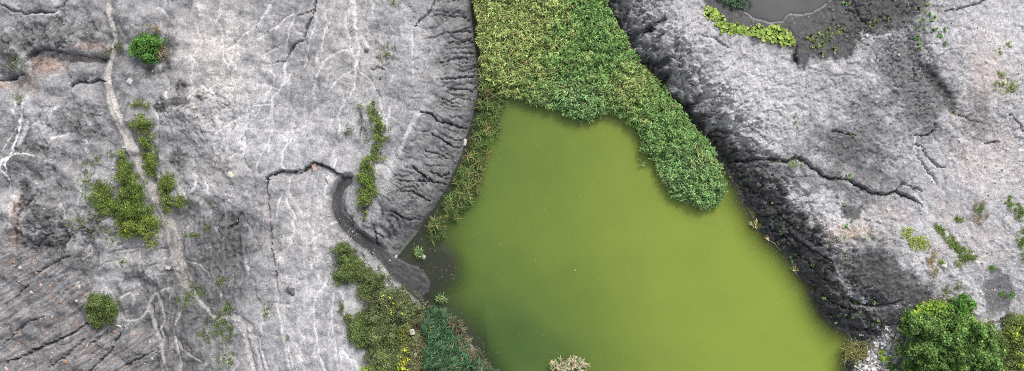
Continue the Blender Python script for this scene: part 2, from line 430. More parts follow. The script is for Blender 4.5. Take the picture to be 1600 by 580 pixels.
Z = blur(Hh[core], 4) + tilt + .16 * fbm(Xk / 32, Yk / 110, 2, 170) + .08 * fbm(Xk / 8, Yk / 16, 3, 171) + .02 * rng.random(Xk.shape)
outlet = (DP[core] < 0) | (DU[core] < 0); outlet[0] = outlet[-1] = True; outlet[:, 0] = outlet[:, -1] = True
la = np.log2(np.where(outlet, 1, runoff(Z, outlet)))
r_small = blur(sstep(3.5, 8.0, la), 1); r_big = blur(sstep(7.0, 11.0, la), 1)
dry = LAND[core] * (1 - .4 * isR[core])
r_wide = blur(sstep(9.5, 13.0, la), 3) * 2.2
ridge = isL[core] * sstep(110, 50, DP[core]) * sstep(0, 4, DP[core]) * sstep(430, 410, Yk)
Hh[core] -= ridge * (.10 * r_small + .22 * r_big)
Hh[core] -= dry * (.05 * r_small + .10 * r_big + .10 * np.minimum(r_wide, 1))
sil = sstep(.16, .30, TONE[core]) * (1 - ridge)
TONE[core] += dry * isL[core] * (.03 * r_small * sil + .32 * r_big * (.15 + .85 * sil) + .12 * np.minimum(r_wide, 1) * sil) * sstep(-.6, .2, n_big[core])
TONE[core] *= 1 - isR[core] * .22 * r_small
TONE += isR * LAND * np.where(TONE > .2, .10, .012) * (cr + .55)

# ---- drawn lines: cracks, ledges, pale runnels
def crack(pts, wd=2.0, depth=.35, taper=True, drop=0.0, fall=30, side=1, pale=0.0):
    w = window(pts, max(14, fall * 3 if drop else 14))
    d, t, sd = seg_dist(pts, QX[w], QY[w])
    wd = wd * .78 if wd < 4 else wd
    ww = wd * (np.sin(np.clip(t, .04, .96) * np.pi) ** .5 if taper else 1.0) * np.clip(1 + .55 * n_fine[w] + .5 * noise(t * 9, t * 0 + wd * 7 + pts[0][0], 9), .25, 2)
    g = sstep(ww + 1.0, ww * .35, d)
    land = LAND[w]
    if drop:
        q = sd * side > 0
        endf = sstep(0, .12, t) * sstep(1, .88, t)
        Hh[w] -= land * drop * np.where(q, np.exp(-d / fall), sstep(1.6, 0, d)) * endf
        if pale:
            pm = np.where(q, np.exp(-((d - 5) / 3.5) ** 2), 0) * pale * endf
            TONE[w] = TONE[w] * (1 - pm) + .42 * pm
    Hh[w] -= g * depth * land

def trough(pts, wd, depth):
    w = window(pts, wd * 4)
    d, t, sd = seg_dist(pts, QX[w], QY[w])
    Hh[w] -= LAND[w] * depth * np.exp(-(d / wd) ** 2) * np.sin(np.clip(t, .08, .92) * np.pi) ** .6

def runnel(pts, wd=2.5, tone=.42, k=.75, depth=.05, cream=0, rust=0):
    w = window(pts, wd * 2 + 10)
    d, t, sd = seg_dist(pts, X[w] + wx1[w] * .38 + n_fine[w] * .5, Y[w] + wy1[w] * .38 + n_px[w] * .3)
    ww = wd * .85 * (1 + .35 * n_fine[w]) * (1.25 - .5 * t)
    endf = np.minimum(sstep(0, .1, t + .05), sstep(1.0, .85, t - .02))
    k = min(1, k * 1.4); tone = tone * 1.22; wd = wd * 1.1; depth = depth * 1.6
    g = sstep(ww + .7, ww * .5, d) * endf * (0.9 + .35 * n_mid[w]).clip(.45, 1)
    TONE[w] = TONE[w] * (1 - g * k) + tone * g * k
    Hh[w] -= g * depth * LAND[w]
    if cream: CREAM[w] = np.maximum(CREAM[w], g * cream)
    if rust: RUST[w] = np.maximum(RUST[w], g * rust)

for pts, wd, tn, k in [
    ([(446, 90), (445, 130), (438, 140), (428, 150), (425, 170), (427, 195), (418, 222), (404, 252), (395, 275)], 2.2, .44, .8),
    ([(552, -5), (555, 30), (558, 60), (562, 75), (556, 100), (554, 125), (553, 150)], 3.4, .46, .8),
    ([(556, 40), (570, 60), (578, 75)], 2, .44, .6),
    ([(545, 78), (530, 80), (518, 86), (506, 96), (500, 110), (492, 130), (487, 150)], 2.2, .44, .7),
    ([(518, 30), (511, 42), (505, 65), (497, 80), (493, 102)], 2.0, .43, .7),
    ([(494, 35), (488, 55), (482, 75), (478, 90), (476, 108)], 1.6, .43, .7),
    ([(460, 22), (452, 45), (447, 75)], 1.6, .42, .6), ([(455, 20), (437, 35), (430, 52)], 1.6, .42, .6), ([(437, 36), (420, 52), (398, 64)], 1.6, .42, .6),
    ([(425, 3), (412, 25), (400, 48)], 2, .42, .6), ([(400, 40), (385, 50), (372, 62), (360, 72)], 2, .42, .6), ([(440, 70), (425, 78), (410, 84)], 1.5, .42, .6),
    ([(400, 130), (420, 132), (438, 140)], 1.6, .43, .7), ([(400, 163), (415, 162), (425, 164)], 1.6, .42, .6), ([(404, 190), (418, 183), (426, 176)], 1.3, .42, .5),
    ([(405, 98), (420, 101), (436, 97), (444, 94)], 1.3, .42, .6),
    ([(552, 108), (538, 114), (528, 122), (518, 138), (508, 150)], 1.8, .43, .6), ([(560, 110), (575, 120), (582, 130)], 2, .43, .5),
    ([(644, 45), (645, 75), (646, 95), (647, 122)], 1.6, .42, .6), ([(655, 175), (642, 195), (630, 222), (622, 242)], 4.2, .42, .75),
    ([(660, 176), (650, 178), (640, 172)], 1.4, .40, .5),
    ([(512, 436), (505, 448), (495, 460), (490, 480), (491, 505), (496, 535), (505, 585)], 1.8, .47, .8), ([(522, 455), (521, 475), (518, 500), (524, 535), (530, 580)], 1.4, .44, .5),
    ([(400, 518), (408, 545), (420, 585)], 3, .44, .6), ([(430, 475), (440, 500), (446, 540), (458, 585)], 2, .44, .6), ([(446, 520), (455, 555), (462, 585)], 1.6, .44, .6),
    ([(530, 345), (515, 350), (500, 365), (485, 378), (475, 382)], 1.8, .45, .6), ([(441, 300), (436, 320), (432, 350)], 2, .43, .5),
    ([(36, 160), (30, 185), (24, 215), (18, 235), (14, 245), (6, 252), (2, 262), (8, 270), (14, 280), (12, 300)], 1.8, .55, .9), ([(14, 245), (24, 240), (40, 240), (60, 245)], 1.2, .48, .7),
    ([(14, 247), (10, 256), (12, 264), (8, 270)], 1.2, .55, .9), ([(24, 195), (10, 215), (2, 235)], 1.0, .45, .6), ([(18, 165), (22, 180), (26, 183)], 1.2, .45, .6),
    ([(90, 165), (75, 178), (60, 190), (40, 200)], 3, .40, .6), ([(40, 150), (45, 180), (35, 210), (25, 230)], 7, .40, .5),
    ([(22, 10), (40, 22), (62, 21), (86, 23), (97, 12)], 1.5, .44, .7), ([(105, 128), (103, 140), (108, 145)], 1.2, .44, .6), ([(0, 128), (20, 124), (36, 118)], 1.4, .46, .7),
    ([(400, 170), (360, 190), (340, 205), (330, 215)], 3, .42, .6), ([(398, 215), (375, 235), (355, 250)], 3, .42, .5), ([(390, 45), (370, 66), (350, 80)], 3, .44, .5),
    ([(1428, 228), (1432, 245), (1446, 262), (1460, 288)], 1.2, .55, .8), ([(1428, 215), (1428, 226)], 1.2, .6, .9), ([(1345, 50), (1365, 56), (1385, 55), (1400, 48)], 2.4, .42, .7),
    ([(1262, 104), (1290, 96), (1310, 94)], 1.2, .42, .6), ([(1430, 300), (1450, 325), (1465, 345), (1500, 385)], 3, .47, .5),
]:
    runnel(pts, wd, tn, k)
runnel([(419, 300), (420, 335), (423, 360), (426, 390), (430, 420), (432, 450), (436, 480)], 2.6, .36, .7, .05, rust=.2)
runnel([(172, 25), (170, 5), (158, -4)], 2, .40, .6)
runnel([(160, 5), (163, 40), (166, 62), (164, 80)], 4, .34, .5, .03, cream=.3)
# grey-buff silt threads below the track
for pts, wd in [([(288, 440), (268, 449), (250, 453), (238, 462), (230, 480), (226, 492), (214, 500), (198, 499), (184, 492)], 3.4), ([(198, 499), (190, 488), (205, 483)], 1.6),
                ([(244, 458), (250, 475), (256, 492), (252, 515), (256, 545), (264, 585)], 2.6), ([(232, 480), (240, 505), (250, 535), (258, 560), (262, 585)], 3.6),
                ([(284, 440), (287, 480), (275, 505), (272, 522), (283, 545), (300, 555), (330, 570)], 2.0), ([(272, 522), (278, 550), (284, 585)], 2.4), ([(258, 350), (252, 362), (254, 380)], 1.8),
                ([(292, 405), (310, 412), (325, 425), (332, 445)], 1.6), ([(262, 388), (240, 392), (225, 386), (205, 390), (180, 392), (165, 398)], 2.2), ([(215, 392), (190, 405), (170, 412), (150, 420)], 2.4), ([(140, 380), (142, 395), (130, 405)], 1.6),
                ([(282, 385), (284, 410), (290, 435)], 2.0), ([(92, 315), (100, 330), (104, 345)], 1.6), ([(345, 455), (347, 475), (352, 490)], 1.6), ([(190, 465), (205, 455), (215, 470)], 2.5), ([(300, 345), (285, 360), (280, 380)], 1.8)]:
    runnel(pts, wd * .75, .30, .9, .09, cream=.4)
for pts, wd in [([(288, 436), (303, 458), (318, 478), (328, 492), (342, 497), (362, 492)], 4), ([(360, 492), (378, 498), (392, 512), (398, 535), (404, 560), (412, 585)], 5), ([(378, 505), (384, 530), (388, 560), (396, 585)], 5)]:
    runnel(pts, wd * 1.2, .37, 1.0, .12, cream=.3)

CR = [([(-10, 0), (3, 7), (15, 15), (40, 20), (62, 17), (85, 20), (95, 10), (106, -4)], 1.9, .45, .0, 1),
      ([(41, 98), (44, 86), (52, 78), (66, 74), (80, 76), (95, 80), (115, 84), (140, 88), (166, 92)], 1.6, .2, .85, 1),
      ([(103, 142), (108, 130), (116, 126), (135, 127), (150, 123), (166, 127)], 1.4, .3, .4, 1), ([(-5, 126), (20, 120), (37, 114)], 1.6, .4, .2, 1),
      ([(60, 292), (58, 305), (48, 316), (36, 332), (30, 350), (23, 367)], 1.7, .45, .0, 1), ([(120, 48), (100, 70), (85, 78)], 1.2, .25, 0, 1),
      ([(136, 504), (112, 522), (85, 535), (55, 546), (30, 560), (8, 567)], 2.0, .55, 0, 1), ([(196, 512), (182, 528), (172, 548), (155, 564), (140, 582)], 1.8, .5, 0, 1), ([(70, 495), (40, 505), (20, 525), (5, 540)], 1.4, .35, 0, 1),
      ([(165, 518), (150, 534), (140, 538)], 1.3, .35, 0, 1), ([(40, 447), (25, 462), (8, 475)], 1.4, .35, 0, 1), ([(240, 550), (215, 562), (195, 572)], 1.3, .35, 0, 1), ([(110, 400), (85, 410), (60, 425)], 1.3, .35, 0, 1), ([(82, 365), (60, 380), (48, 392)], 1.3, .35, 0, 1), ([(130, 530), (105, 555), (75, 575)], 1.2, .35, 0, 1),
      ([(496, -6), (492, 18), (487, 30), (478, 46), (474, 60), (462, 70), (452, 80), (446, 90)], 1.9, .5, 0, 1), ([(492, 14), (480, 20), (465, 24)], 1.2, .3, 0, 1), ([(445, 95), (436, 97), (428, 98)], 1.0, .25, 0, 1),
      ([(679, -2), (674, 14), (664, 24), (655, 31), (648, 40)], 1.9, .4, 0, 1), ([(658, 174), (672, 178), (684, 188), (700, 193), (712, 198), (727, 201)], 2.5, .6, .1, 1),
      ([(700, 182), (722, 186)], 1, .2, 0, 1), ([(676, 210), (692, 218), (705, 228)], 1.5, .4, 0, 1), ([(662, 235), (680, 240), (700, 247)], 1.4, .35, 0, 1), ([(645, 260), (658, 272), (678, 284), (692, 286)], 2.0, .5, 0, 1), ([(625, 282), (650, 284), (676, 283)], 1.4, .4, 0, 1),
      ([(622, 298), (645, 300), (660, 308), (672, 315)], 1.7, .4, 0, 1), ([(610, 330), (625, 338), (640, 344), (656, 343)], 1.7, .4, 0, 1), ([(587, 362), (588, 375), (594, 388), (606, 402), (612, 408)], 2.0, .5, 0, 1), ([(672, 268), (690, 276), (702, 270)], 1.4, .4, 0, 1),
      ([(692, 30), (712, 26), (730, 28)], 1.2, .3, 0, 1), ([(700, 52), (718, 50), (736, 50)], 1.3, .35, 0, 1), ([(700, 66), (735, 66)], 1.2, .3, 0, 1), ([(698, 95), (715, 90), (737, 94)], 1.3, .35, 0, 1), ([(690, 123), (715, 121), (740, 121)], 1.4, .4, 0, 1), ([(700, 140), (720, 139), (738, 142)], 1.4, .4, 0, 1), ([(695, 160), (715, 152), (740, 158)], 1.2, .3, 0, 1),
      ([(416, 296), (417, 280), (426, 272), (440, 267), (455, 268), (470, 268), (480, 262), (490, 254), (500, 257), (515, 264), (530, 272), (543, 281), (550, 278)], 2.6, .45, .6, 1),
      ([(417, 284), (419, 320), (421, 350), (424, 385), (429, 420), (432, 452)], 1.5, .3, .15, 1),
      ([(545, 281), (536, 288), (528, 298), (524, 312), (523, 330)], 1.8, .4, 0, 1), ([(555, 366), (575, 376), (588, 388), (600, 402), (610, 412)], 1.8, .3, 0, 1), ([(540, 330), (550, 344), (552, 358)], 1.4, .3, 0, 1),
      ([(580, 108), (592, 106), (600, 110)], 1.4, .3, 0, 1), ([(140, 178), (150, 180), (165, 179)], 1.0, .25, 0, 1), ([(375, 335), (368, 350), (356, 358)], 1.3, .35, 0, 1), ([(350, 335), (338, 352), (345, 372)], 1.6, .25, 0, 1),
      ([(1140, 256), (1152, 250), (1165, 252), (1185, 247), (1200, 249), (1215, 247), (1230, 252), (1245, 244), (1265, 254), (1283, 268), (1298, 281), (1315, 278)], 2.4, .5, .4, 1),
      ([(1315, 278), (1332, 284), (1350, 296), (1364, 302), (1385, 305), (1402, 298), (1412, 305), (1428, 312), (1442, 322)], 2.5, .5, .25, 1), ([(1402, 298), (1412, 286), (1424, 292), (1440, 300)], 1.4, .35, 0, 1),
      ([(1463, 190), (1460, 203), (1450, 212), (1438, 214), (1428, 211)], 1.8, .45, .0, 1), ([(1429, 224), (1440, 232), (1452, 246), (1466, 260), (1475, 262)], 1.5, .4, 0, 1), ([(1430, 244), (1444, 258), (1458, 276), (1466, 290)], 1.4, .4, 0, 1),
      ([(1300, 204), (1320, 209), (1335, 212)], 1.5, .35, 0, 1), ([(1540, 224), (1562, 222)], 1.8, .35, 0, 1), ([(1580, 180), (1592, 194), (1600, 205)], 1.5, .4, 0, 1), ([(1480, 16), (1510, 12), (1535, 2), (1550, -5)], 2.0, .4, .1, -1),
      ([(1060, 100), (1066, 115), (1064, 84)], 1.2, .3, 0, 1), ([(1095, 55), (1120, 60), (1140, 75)], 1.2, .3, 0, 1), ([(1245, 70), (1243, 90), (1247, 105)], 2.0, .35, 0, 1), ([(1360, 40), (1345, 30), (1335, 5)], 1.5, .3, 0, 1),
      ([(1500, 180), (1512, 187), (1530, 190)], 1.2, .3, 0, 1), ([(1075, 110), (1085, 130), (1082, 145)], 1.0, .25, 0, 1), ([(1330, 470), (1355, 478), (1385, 478), (1410, 470)], 2.0, .35, .2, 1),
      ([(1160, 315), (1185, 335), (1210, 345)], 1.8, .4, 0, 1), ([(1190, 300), (1215, 330), (1240, 355), (1255, 372)], 1.6, .35, 0, 1), ([(1230, 360), (1262, 385), (1300, 408)], 1.6, .4, .2, -1), ([(1185, 345), (1225, 370), (1262, 410), (1290, 440)], 1.5, .35, 0, 1), ([(1275, 450), (1310, 478), (1350, 490)], 1.5, .35, 0, 1)]
for pts, wd, dep, drop, side in CR:
    crack(pts, wd, dep, True, drop, 22, side, pale=.5 if drop >= .2 else 0)
# furrow on the right, hollow and rib on the bank
trough([(1425, 96), (1450, 108), (1468, 130), (1484, 150), (1502, 182)], 8, .5)
trough([(985, 58), (1010, 50), (1035, 32), (1048, 26)], 8, .55)
trough([(990, 108), (1015, 104), (1045, 92)], 8, .5)
trough([(1020, 138), (1050, 128), (1060, 122)], 8, .45)
trough([(1060, 172), (1085, 160), (1100, 150)], 8, .4)
trough([(1100, 215), (1125, 200), (1145, 196)], 8, .4)
trough([(1300, 262), (1340, 285), (1380, 300)], 10, -.3)
trough([(300, 180), (270, 165), (262, 160)], 8, -.2)
trough([(90, 82), (60, 92), (45, 112), (34, 135), (20, 165)], 9, .35)
trough([(168, 96), (130, 92), (100, 88), (80, 86)], 7, .3)
trough([(150, 62), (90, 60), (40, 66), (-10, 70)], 16, -.35)
trough([(160, 110), (120, 112), (80, 122)], 14, -.3)
trough([(40, 160), (42, 190), (28, 225), (14, 250), (10, 300)], 8, .2)
for cx0, cy0, rx, ry, hgt in [(1350, 430, 42, 40, -.55), (240, 424, 30, 22, .4), (1400, 230, 60, 50, .25), (1290, 360, 45, 30, .35), (355, 385, 34, 55, -.3), (1330, 250, 60, 30, -.3), (40, 330, 40, 30, .3)]:
    w = window([(cx0 - rx * 2, cy0 - ry * 2), (cx0 + rx * 2, cy0 + ry * 2)], 4)
    Hh[w] += hgt * np.exp(-(((PX[w] - cx0) / rx) ** 2 + ((PY[w] - cy0) / ry) ** 2) ** 1.4)

# ---- dry stream track
w = window(TRACK, 40)
d, t, s = seg_dist(TRACK, X[w] + wx1[w] * .3, Y[w] + wy1[w] * .3)
tw = 4.2 + 3.2 * sstep(.3, .5, t) + 3 * sstep(.75, .95, t) + 1.0 * n_mid[w]
tm = sstep(tw + 1.2, tw - .8, d)
shoulder = sstep(tw + 19, tw + 2, d + 5 * n_mid[w])
Hh[w] -= LAND[w] * (.14 * shoulder + .08 * tm)
TONE[w] = TONE[w] * (1 - .7 * shoulder) + .13 * .7 * shoulder
lines = fbm(s * d / 3.2 + 50, t * 12, 2, 131)
TONE[w] = TONE[w] * (1 - tm) + tm * (.37 + .09 * lines - .10 * sstep(.6, .9, t))
CREAM[w] = np.maximum(CREAM[w] * (1 - tm), tm * .55)
RUST[w] *= 1 - tm
TRACKM = np.zeros_like(X); TRACKM[w] = tm
# ---- mud flow and fan
dc, ac, s = seg_dist(CHANNEL, X, Y)
cwid = 7 + 4 * ac + 12 * sstep(.62, 1, ac)
dcf = np.minimum(dc - cwid, sdf([(588, 398), (606, 408), (625, 402), (640, 412), (655, 417), (665, 429), (672, 441), (670, 456), (660, 465), (640, 452), (615, 440)], X, Y)) + 1.2 * n_mid
mm = sstep(1.5, -1.5, dcf)
flow = fbm((s * dc + 3 * n_mid) / 5, ac * 9, 3, 141)
Hh = np.where(mm > 0, Hh * (1 - mm) + mm * (np.where(DP < 0, np.maximum(Hh, -.15), 1.15 * (1 - ac) ** .9 + .06 + .02 * flow)), Hh)
TONE[:] = TONE * (1 - mm) + mm * (.064 + .02 * flow)
RUST *= 1 - mm; CREAM *= 1 - mm
MUDM = mm

# far ground keeps rolling a little
far = sstep(40, 200, np.hypot(WX, WY))
Hh += far * 2.0 * fbm(WX / 120, WY / 120, 3, 151)
crust = fbm(X / 10 + wx1 * .15, Y / 10 + wy1 * .15, 4, 161, .65)
calm = 1 - .65 * sstep(.30, .42, TONE) * isL
TONE *= 1 + .6 * calm * LAND * (1 - MUDM) * (1 - TRACKM) * (.16 * sstep(-.15, .3, crust) - .10 + .12 * sstep(.25, .6, crust))
vein = 1 - np.abs(fbm(X / 26, Y / 40, 3, 165)) * 9
TONE += isL * LAND * (1 - MUDM) * (1 - TRACKM) * .07 * np.clip(vein, 0, 1)
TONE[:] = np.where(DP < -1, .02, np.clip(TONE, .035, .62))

# ---- colours
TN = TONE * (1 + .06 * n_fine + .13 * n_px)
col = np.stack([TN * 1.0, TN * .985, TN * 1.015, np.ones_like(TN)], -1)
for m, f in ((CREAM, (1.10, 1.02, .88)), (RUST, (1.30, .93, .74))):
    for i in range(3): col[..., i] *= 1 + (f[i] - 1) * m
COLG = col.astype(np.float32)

# ------------------------------------------------------------------ mesh helpers
def link(name, me, mat=None, parent=None, loc=None):
    o = bpy.data.objects.new(name, me); C.objects.link(o)
    if mat and me is not None and len(me.materials) == 0: me.materials.append(mat)
    if parent: o.parent = parent
    if loc is not None: o.location = loc
    return o

def tag(o, label=None, cat=None, group=None, kind=None):
    if label: o['label'] = label
    if cat: o['category'] = cat
    if group: o['group'] = group
    if kind: o['kind'] = kind
    return o

def mesh_np(name, v, f, smooth=False, colr=None, extra=None):
    """v (n,3); f (m,k) or list of such arrays"""
    me = bpy.data.meshes.new(name)
    fs = f if isinstance(f, list) else [f]
    fs = [a for a in fs if len(a)]
    nl = sum(a.size for a in fs); nf = sum(len(a) for a in fs)
    me.vertices.add(len(v)); me.vertices.foreach_set('co', np.asarray(v, np.float32).ravel())
    me.loops.add(nl); me.loops.foreach_set('vertex_index', np.concatenate([a.ravel() for a in fs]).astype(np.int32))
    tot = np.concatenate([np.full(len(a), a.shape[1]) for a in fs]); st = np.concatenate([[0], np.cumsum(tot)[:-1]])
    me.polygons.add(nf); me.polygons.foreach_set('loop_start', st.astype(np.int32))
    me.polygons.foreach_set('loop_total', tot.astype(np.int32))
    if smooth: me.polygons.foreach_set('use_smooth', np.ones(nf, bool))
    if colr is not None:
        at_ = me.attributes.new('Col', 'FLOAT_COLOR', 'POINT')
        c4 = np.ones((len(v), 4), np.float32); c4[:, :colr.shape[1]] = colr
        at_.data.foreach_set('color', c4.ravel())
    for k, a in (extra or {}).items():
        at_ = me.attributes.new(k, 'FLOAT', 'POINT'); at_.data.foreach_set('value', np.asarray(a, np.float32))
    me.update(); me.validate()
    return me

def sub_grid(mask, stride=1):
    ids = np.arange(X.size).reshape(X.shape)
    q = np.stack([ids[:-1, :-1], ids[:-1, 1:], ids[1:, 1:], ids[1:, :-1]], -1)[mask]
    used, inv = np.unique(q.ravel(), return_inverse=True)
    return used, inv.reshape(-1, 4)

# ------------------------------------------------------------------ materials
def mat_new(name):
    m = bpy.data.materials.new(name); m.use_nodes = True
    nt = m.node_tree; nt.nodes.clear()
    return m, nt.nodes, nt.links

def ground_mat(name, rough=.9, bump=.5, speck=.5):
    m, n, l = mat_new(name)
    out = n.new('ShaderNodeOutputMaterial'); p = n.new('ShaderNodeBsdfPrincipled'); l.new(p.outputs[0], out.inputs[0])
    at_ = n.new('ShaderNodeAttribute'); at_.attribute_name = 'Col'
    tc = n.new('ShaderNodeTexCoord')
    def nz(sc, det, ro=.6):
        t = n.new('ShaderNodeTexNoise'); t.inputs['Scale'].default_value = sc; t.inputs['Detail'].default_value = det
        t.inputs['Roughness'].default_value = ro; l.new(tc.outputs['Object'], t.inputs['Vector']); return t
    a = nz(2.2, 6, .7); b = nz(9.0, 4, .7)
    mr = n.new('ShaderNodeMapRange'); mr.inputs['From Min'].default_value = .3; mr.inputs['From Max'].default_value = .7
    mr.inputs['To Min'].default_value = .80; mr.inputs['To Max'].default_value = 1.20
    l.new(a.outputs['Fac'], mr.inputs['Value'])
    mr2 = n.new('ShaderNodeMapRange'); mr2.inputs['From Min'].default_value = .3; mr2.inputs['From Max'].default_value = .7
    mr2.inputs['To Min'].default_value = .60; mr2.inputs['To Max'].default_value = 1.40
    l.new(b.outputs['Fac'], mr2.inputs['Value'])
    mu = n.new('ShaderNodeMath'); mu.operation = 'MULTIPLY'; l.new(mr.outputs[0], mu.inputs[0]); l.new(mr2.outputs[0], mu.inputs[1])
    mx = n.new('ShaderNodeMix'); mx.data_type = 'RGBA'; mx.blend_type = 'MULTIPLY'; mx.inputs['Factor'].default_value = 1
    l.new(at_.outputs['Color'], mx.inputs['A']); l.new(mu.outputs[0], mx.inputs['B'])
    # small stones of mixed tone
    vo = n.new('ShaderNodeTexVoronoi'); vo.inputs['Scale'].default_value = 5.5; l.new(tc.outputs['Object'], vo.inputs['Vector'])
    lt = n.new('ShaderNodeMath'); lt.operation = 'LESS_THAN'; lt.inputs[1].default_value = .24; l.new(vo.outputs['Distance'], lt.inputs[0])
    sp = n.new('ShaderNodeSeparateColor'); l.new(vo.outputs['Color'], sp.inputs[0])
    gt = n.new('ShaderNodeMath'); gt.operation = 'GREATER_THAN'; gt.inputs[1].default_value = .80; l.new(sp.outputs[0], gt.inputs[0])
    ml = n.new('ShaderNodeMath'); ml.operation = 'MULTIPLY'; l.new(lt.outputs[0], ml.inputs[0]); l.new(gt.outputs[0], ml.inputs[1])
    mk = n.new('ShaderNodeMath'); mk.operation = 'MULTIPLY'; mk.inputs[1].default_value = speck; l.new(ml.outputs[0], mk.inputs[0])
    rp = n.new('ShaderNodeValToRGB'); rp.color_ramp.elements[0].color = (.09, .09, .095, 1); rp.color_ramp.elements[1].color = (.52, .50, .48, 1)
    e = rp.color_ramp.elements.new(.5); e.color = (.40, .33, .29, 1)
    l.new(sp.outputs[1], rp.inputs[0])
    mx2 = n.new('ShaderNodeMix'); mx2.data_type = 'RGBA'; l.new(mk.outputs[0], mx2.inputs['Factor'])
    l.new(mx.outputs['Result'], mx2.inputs['A']); l.new(rp.outputs[0], mx2.inputs['B'])
    l.new(mx2.outputs['Result'], p.inputs['Base Color'])
    lum = n.new('ShaderNodeRGBToBW'); l.new(at_.outputs['Color'], lum.inputs[0])
    rr_ = n.new('ShaderNodeMapRange'); rr_.inputs['From Min'].default_value = .05; rr_.inputs['From Max'].default_value = .16
    rr_.inputs['To Min'].default_value = rough - .30; rr_.inputs['To Max'].default_value = rough
    l.new(lum.outputs[0], rr_.inputs['Value']); l.new(rr_.outputs[0], p.inputs['Roughness'])
    p.inputs['Specular IOR Level'].default_value = .28
    bp = n.new('ShaderNodeBump'); bp.inputs['Strength'].default_value = bump; bp.inputs['Distance'].default_value = .12
    ad = n.new('ShaderNodeMath'); ad.operation = 'ADD'; l.new(b.outputs['Fac'], ad.inputs[0]); l.new(a.outputs['Fac'], ad.inputs[1])
    l.new(ad.outputs[0], bp.inputs['Height']); l.new(bp.outputs[0], p.inputs['Normal'])
    return m

M_GROUND = ground_mat('weathered_shale', .9, .3, .6)
M_TRACK = ground_mat('dry_silt', .9, .35, .35)
M_MUD = ground_mat('wet_mud', .75, .12, .08)

def leaf_mat(name, trans=.25, rough=.55):
    m, n, l = mat_new(name)
    out = n.new('ShaderNodeOutputMaterial'); p = n.new('ShaderNodeBsdfPrincipled'); p.inputs['Roughness'].default_value = rough
    p.inputs['Specular IOR Level'].default_value = .3
    at_ = n.new('ShaderNodeAttribute'); at_.attribute_name = 'Col'
    tr = n.new('ShaderNodeBsdfTranslucent'); mx = n.new('ShaderNodeMixShader'); mx.inputs[0].default_value = trans
    l.new(at_.outputs['Color'], p.inputs['Base Color']); l.new(at_.outputs['Color'], tr.inputs['Color'])
    l.new(p.outputs[0], mx.inputs[1]); l.new(tr.outputs[0], mx.inputs[2]); l.new(mx.outputs[0], out.inputs[0])
    return m
M_LEAF = leaf_mat('leaf', .35)
M_REED = leaf_mat('reed_leaf', .2, .5)

def noisy_mat(name, c1, c2, scale=6, rough=.85, bump=.4):
    m, n, l = mat_new(name)
    out = n.new('ShaderNodeOutputMaterial'); p = n.new('ShaderNodeBsdfPrincipled'); l.new(p.outputs[0], out.inputs[0])
    tc = n.new('ShaderNodeTexCoord'); t = n.new('ShaderNodeTexNoise'); t.inputs['Scale'].default_value = scale; t.inputs['Detail'].default_value = 5
    l.new(tc.outputs['Object'], t.inputs['Vector'])
    r = n.new('ShaderNodeValToRGB'); r.color_ramp.elements[0].color = (*c1, 1); r.color_ramp.elements[1].color = (*c2, 1)
    r.color_ramp.elements[0].position = .35; r.color_ramp.elements[1].position = .68
    l.new(t.outputs['Fac'], r.inputs[0]); l.new(r.outputs[0], p.inputs['Base Color'])
    p.inputs['Roughness'].default_value = rough
    b = n.new('ShaderNodeBump'); b.inputs['Strength'].default_value = bump; b.inputs['Distance'].default_value = .03
    l.new(t.outputs['Fac'], b.inputs['Height']); l.new(b.outputs[0], p.inputs['Normal'])
    return m
M_BARK = noisy_mat('bark', (.05, .035, .025), (.12, .09, .06), 9)
M_WOOD = noisy_mat('driftwood', (.28, .23, .17), (.45, .38, .28), 9)
M_WHITE = noisy_mat('white_limestone', (.58, .57, .54), (.80, .79, .76), 5)
M_CHALK = noisy_mat('weathered_limestone', (.36, .35, .33), (.62, .60, .57), 5, bump=.8)
M_PALE = noisy_mat('pale_sandstone', (.42, .37, .31), (.62, .56, .49), 5)
M_PINK = noisy_mat('pink_stone', (.45, .30, .24), (.60, .43, .36), 5)
M_RUST = noisy_mat('rust_stone', (.26, .14, .09), (.40, .26, .16), 5)
M_DARK = noisy_mat('dark_shale_rock', (.05, .05, .052), (.13, .13, .135), 5)

def pebble_mat():
    m, n, l = mat_new('gravel')
    out = n.new('ShaderNodeOutputMaterial'); p = n.new('ShaderNodeBsdfPrincipled'); l.new(p.outputs[0], out.inputs[0])
    at_ = n.new('ShaderNodeAttribute'); at_.attribute_name = 'Col'; l.new(at_.outputs['Color'], p.inputs['Base Color']); p.inputs['Roughness'].default_value = .85
    return m
M_GRAVEL = pebble_mat()

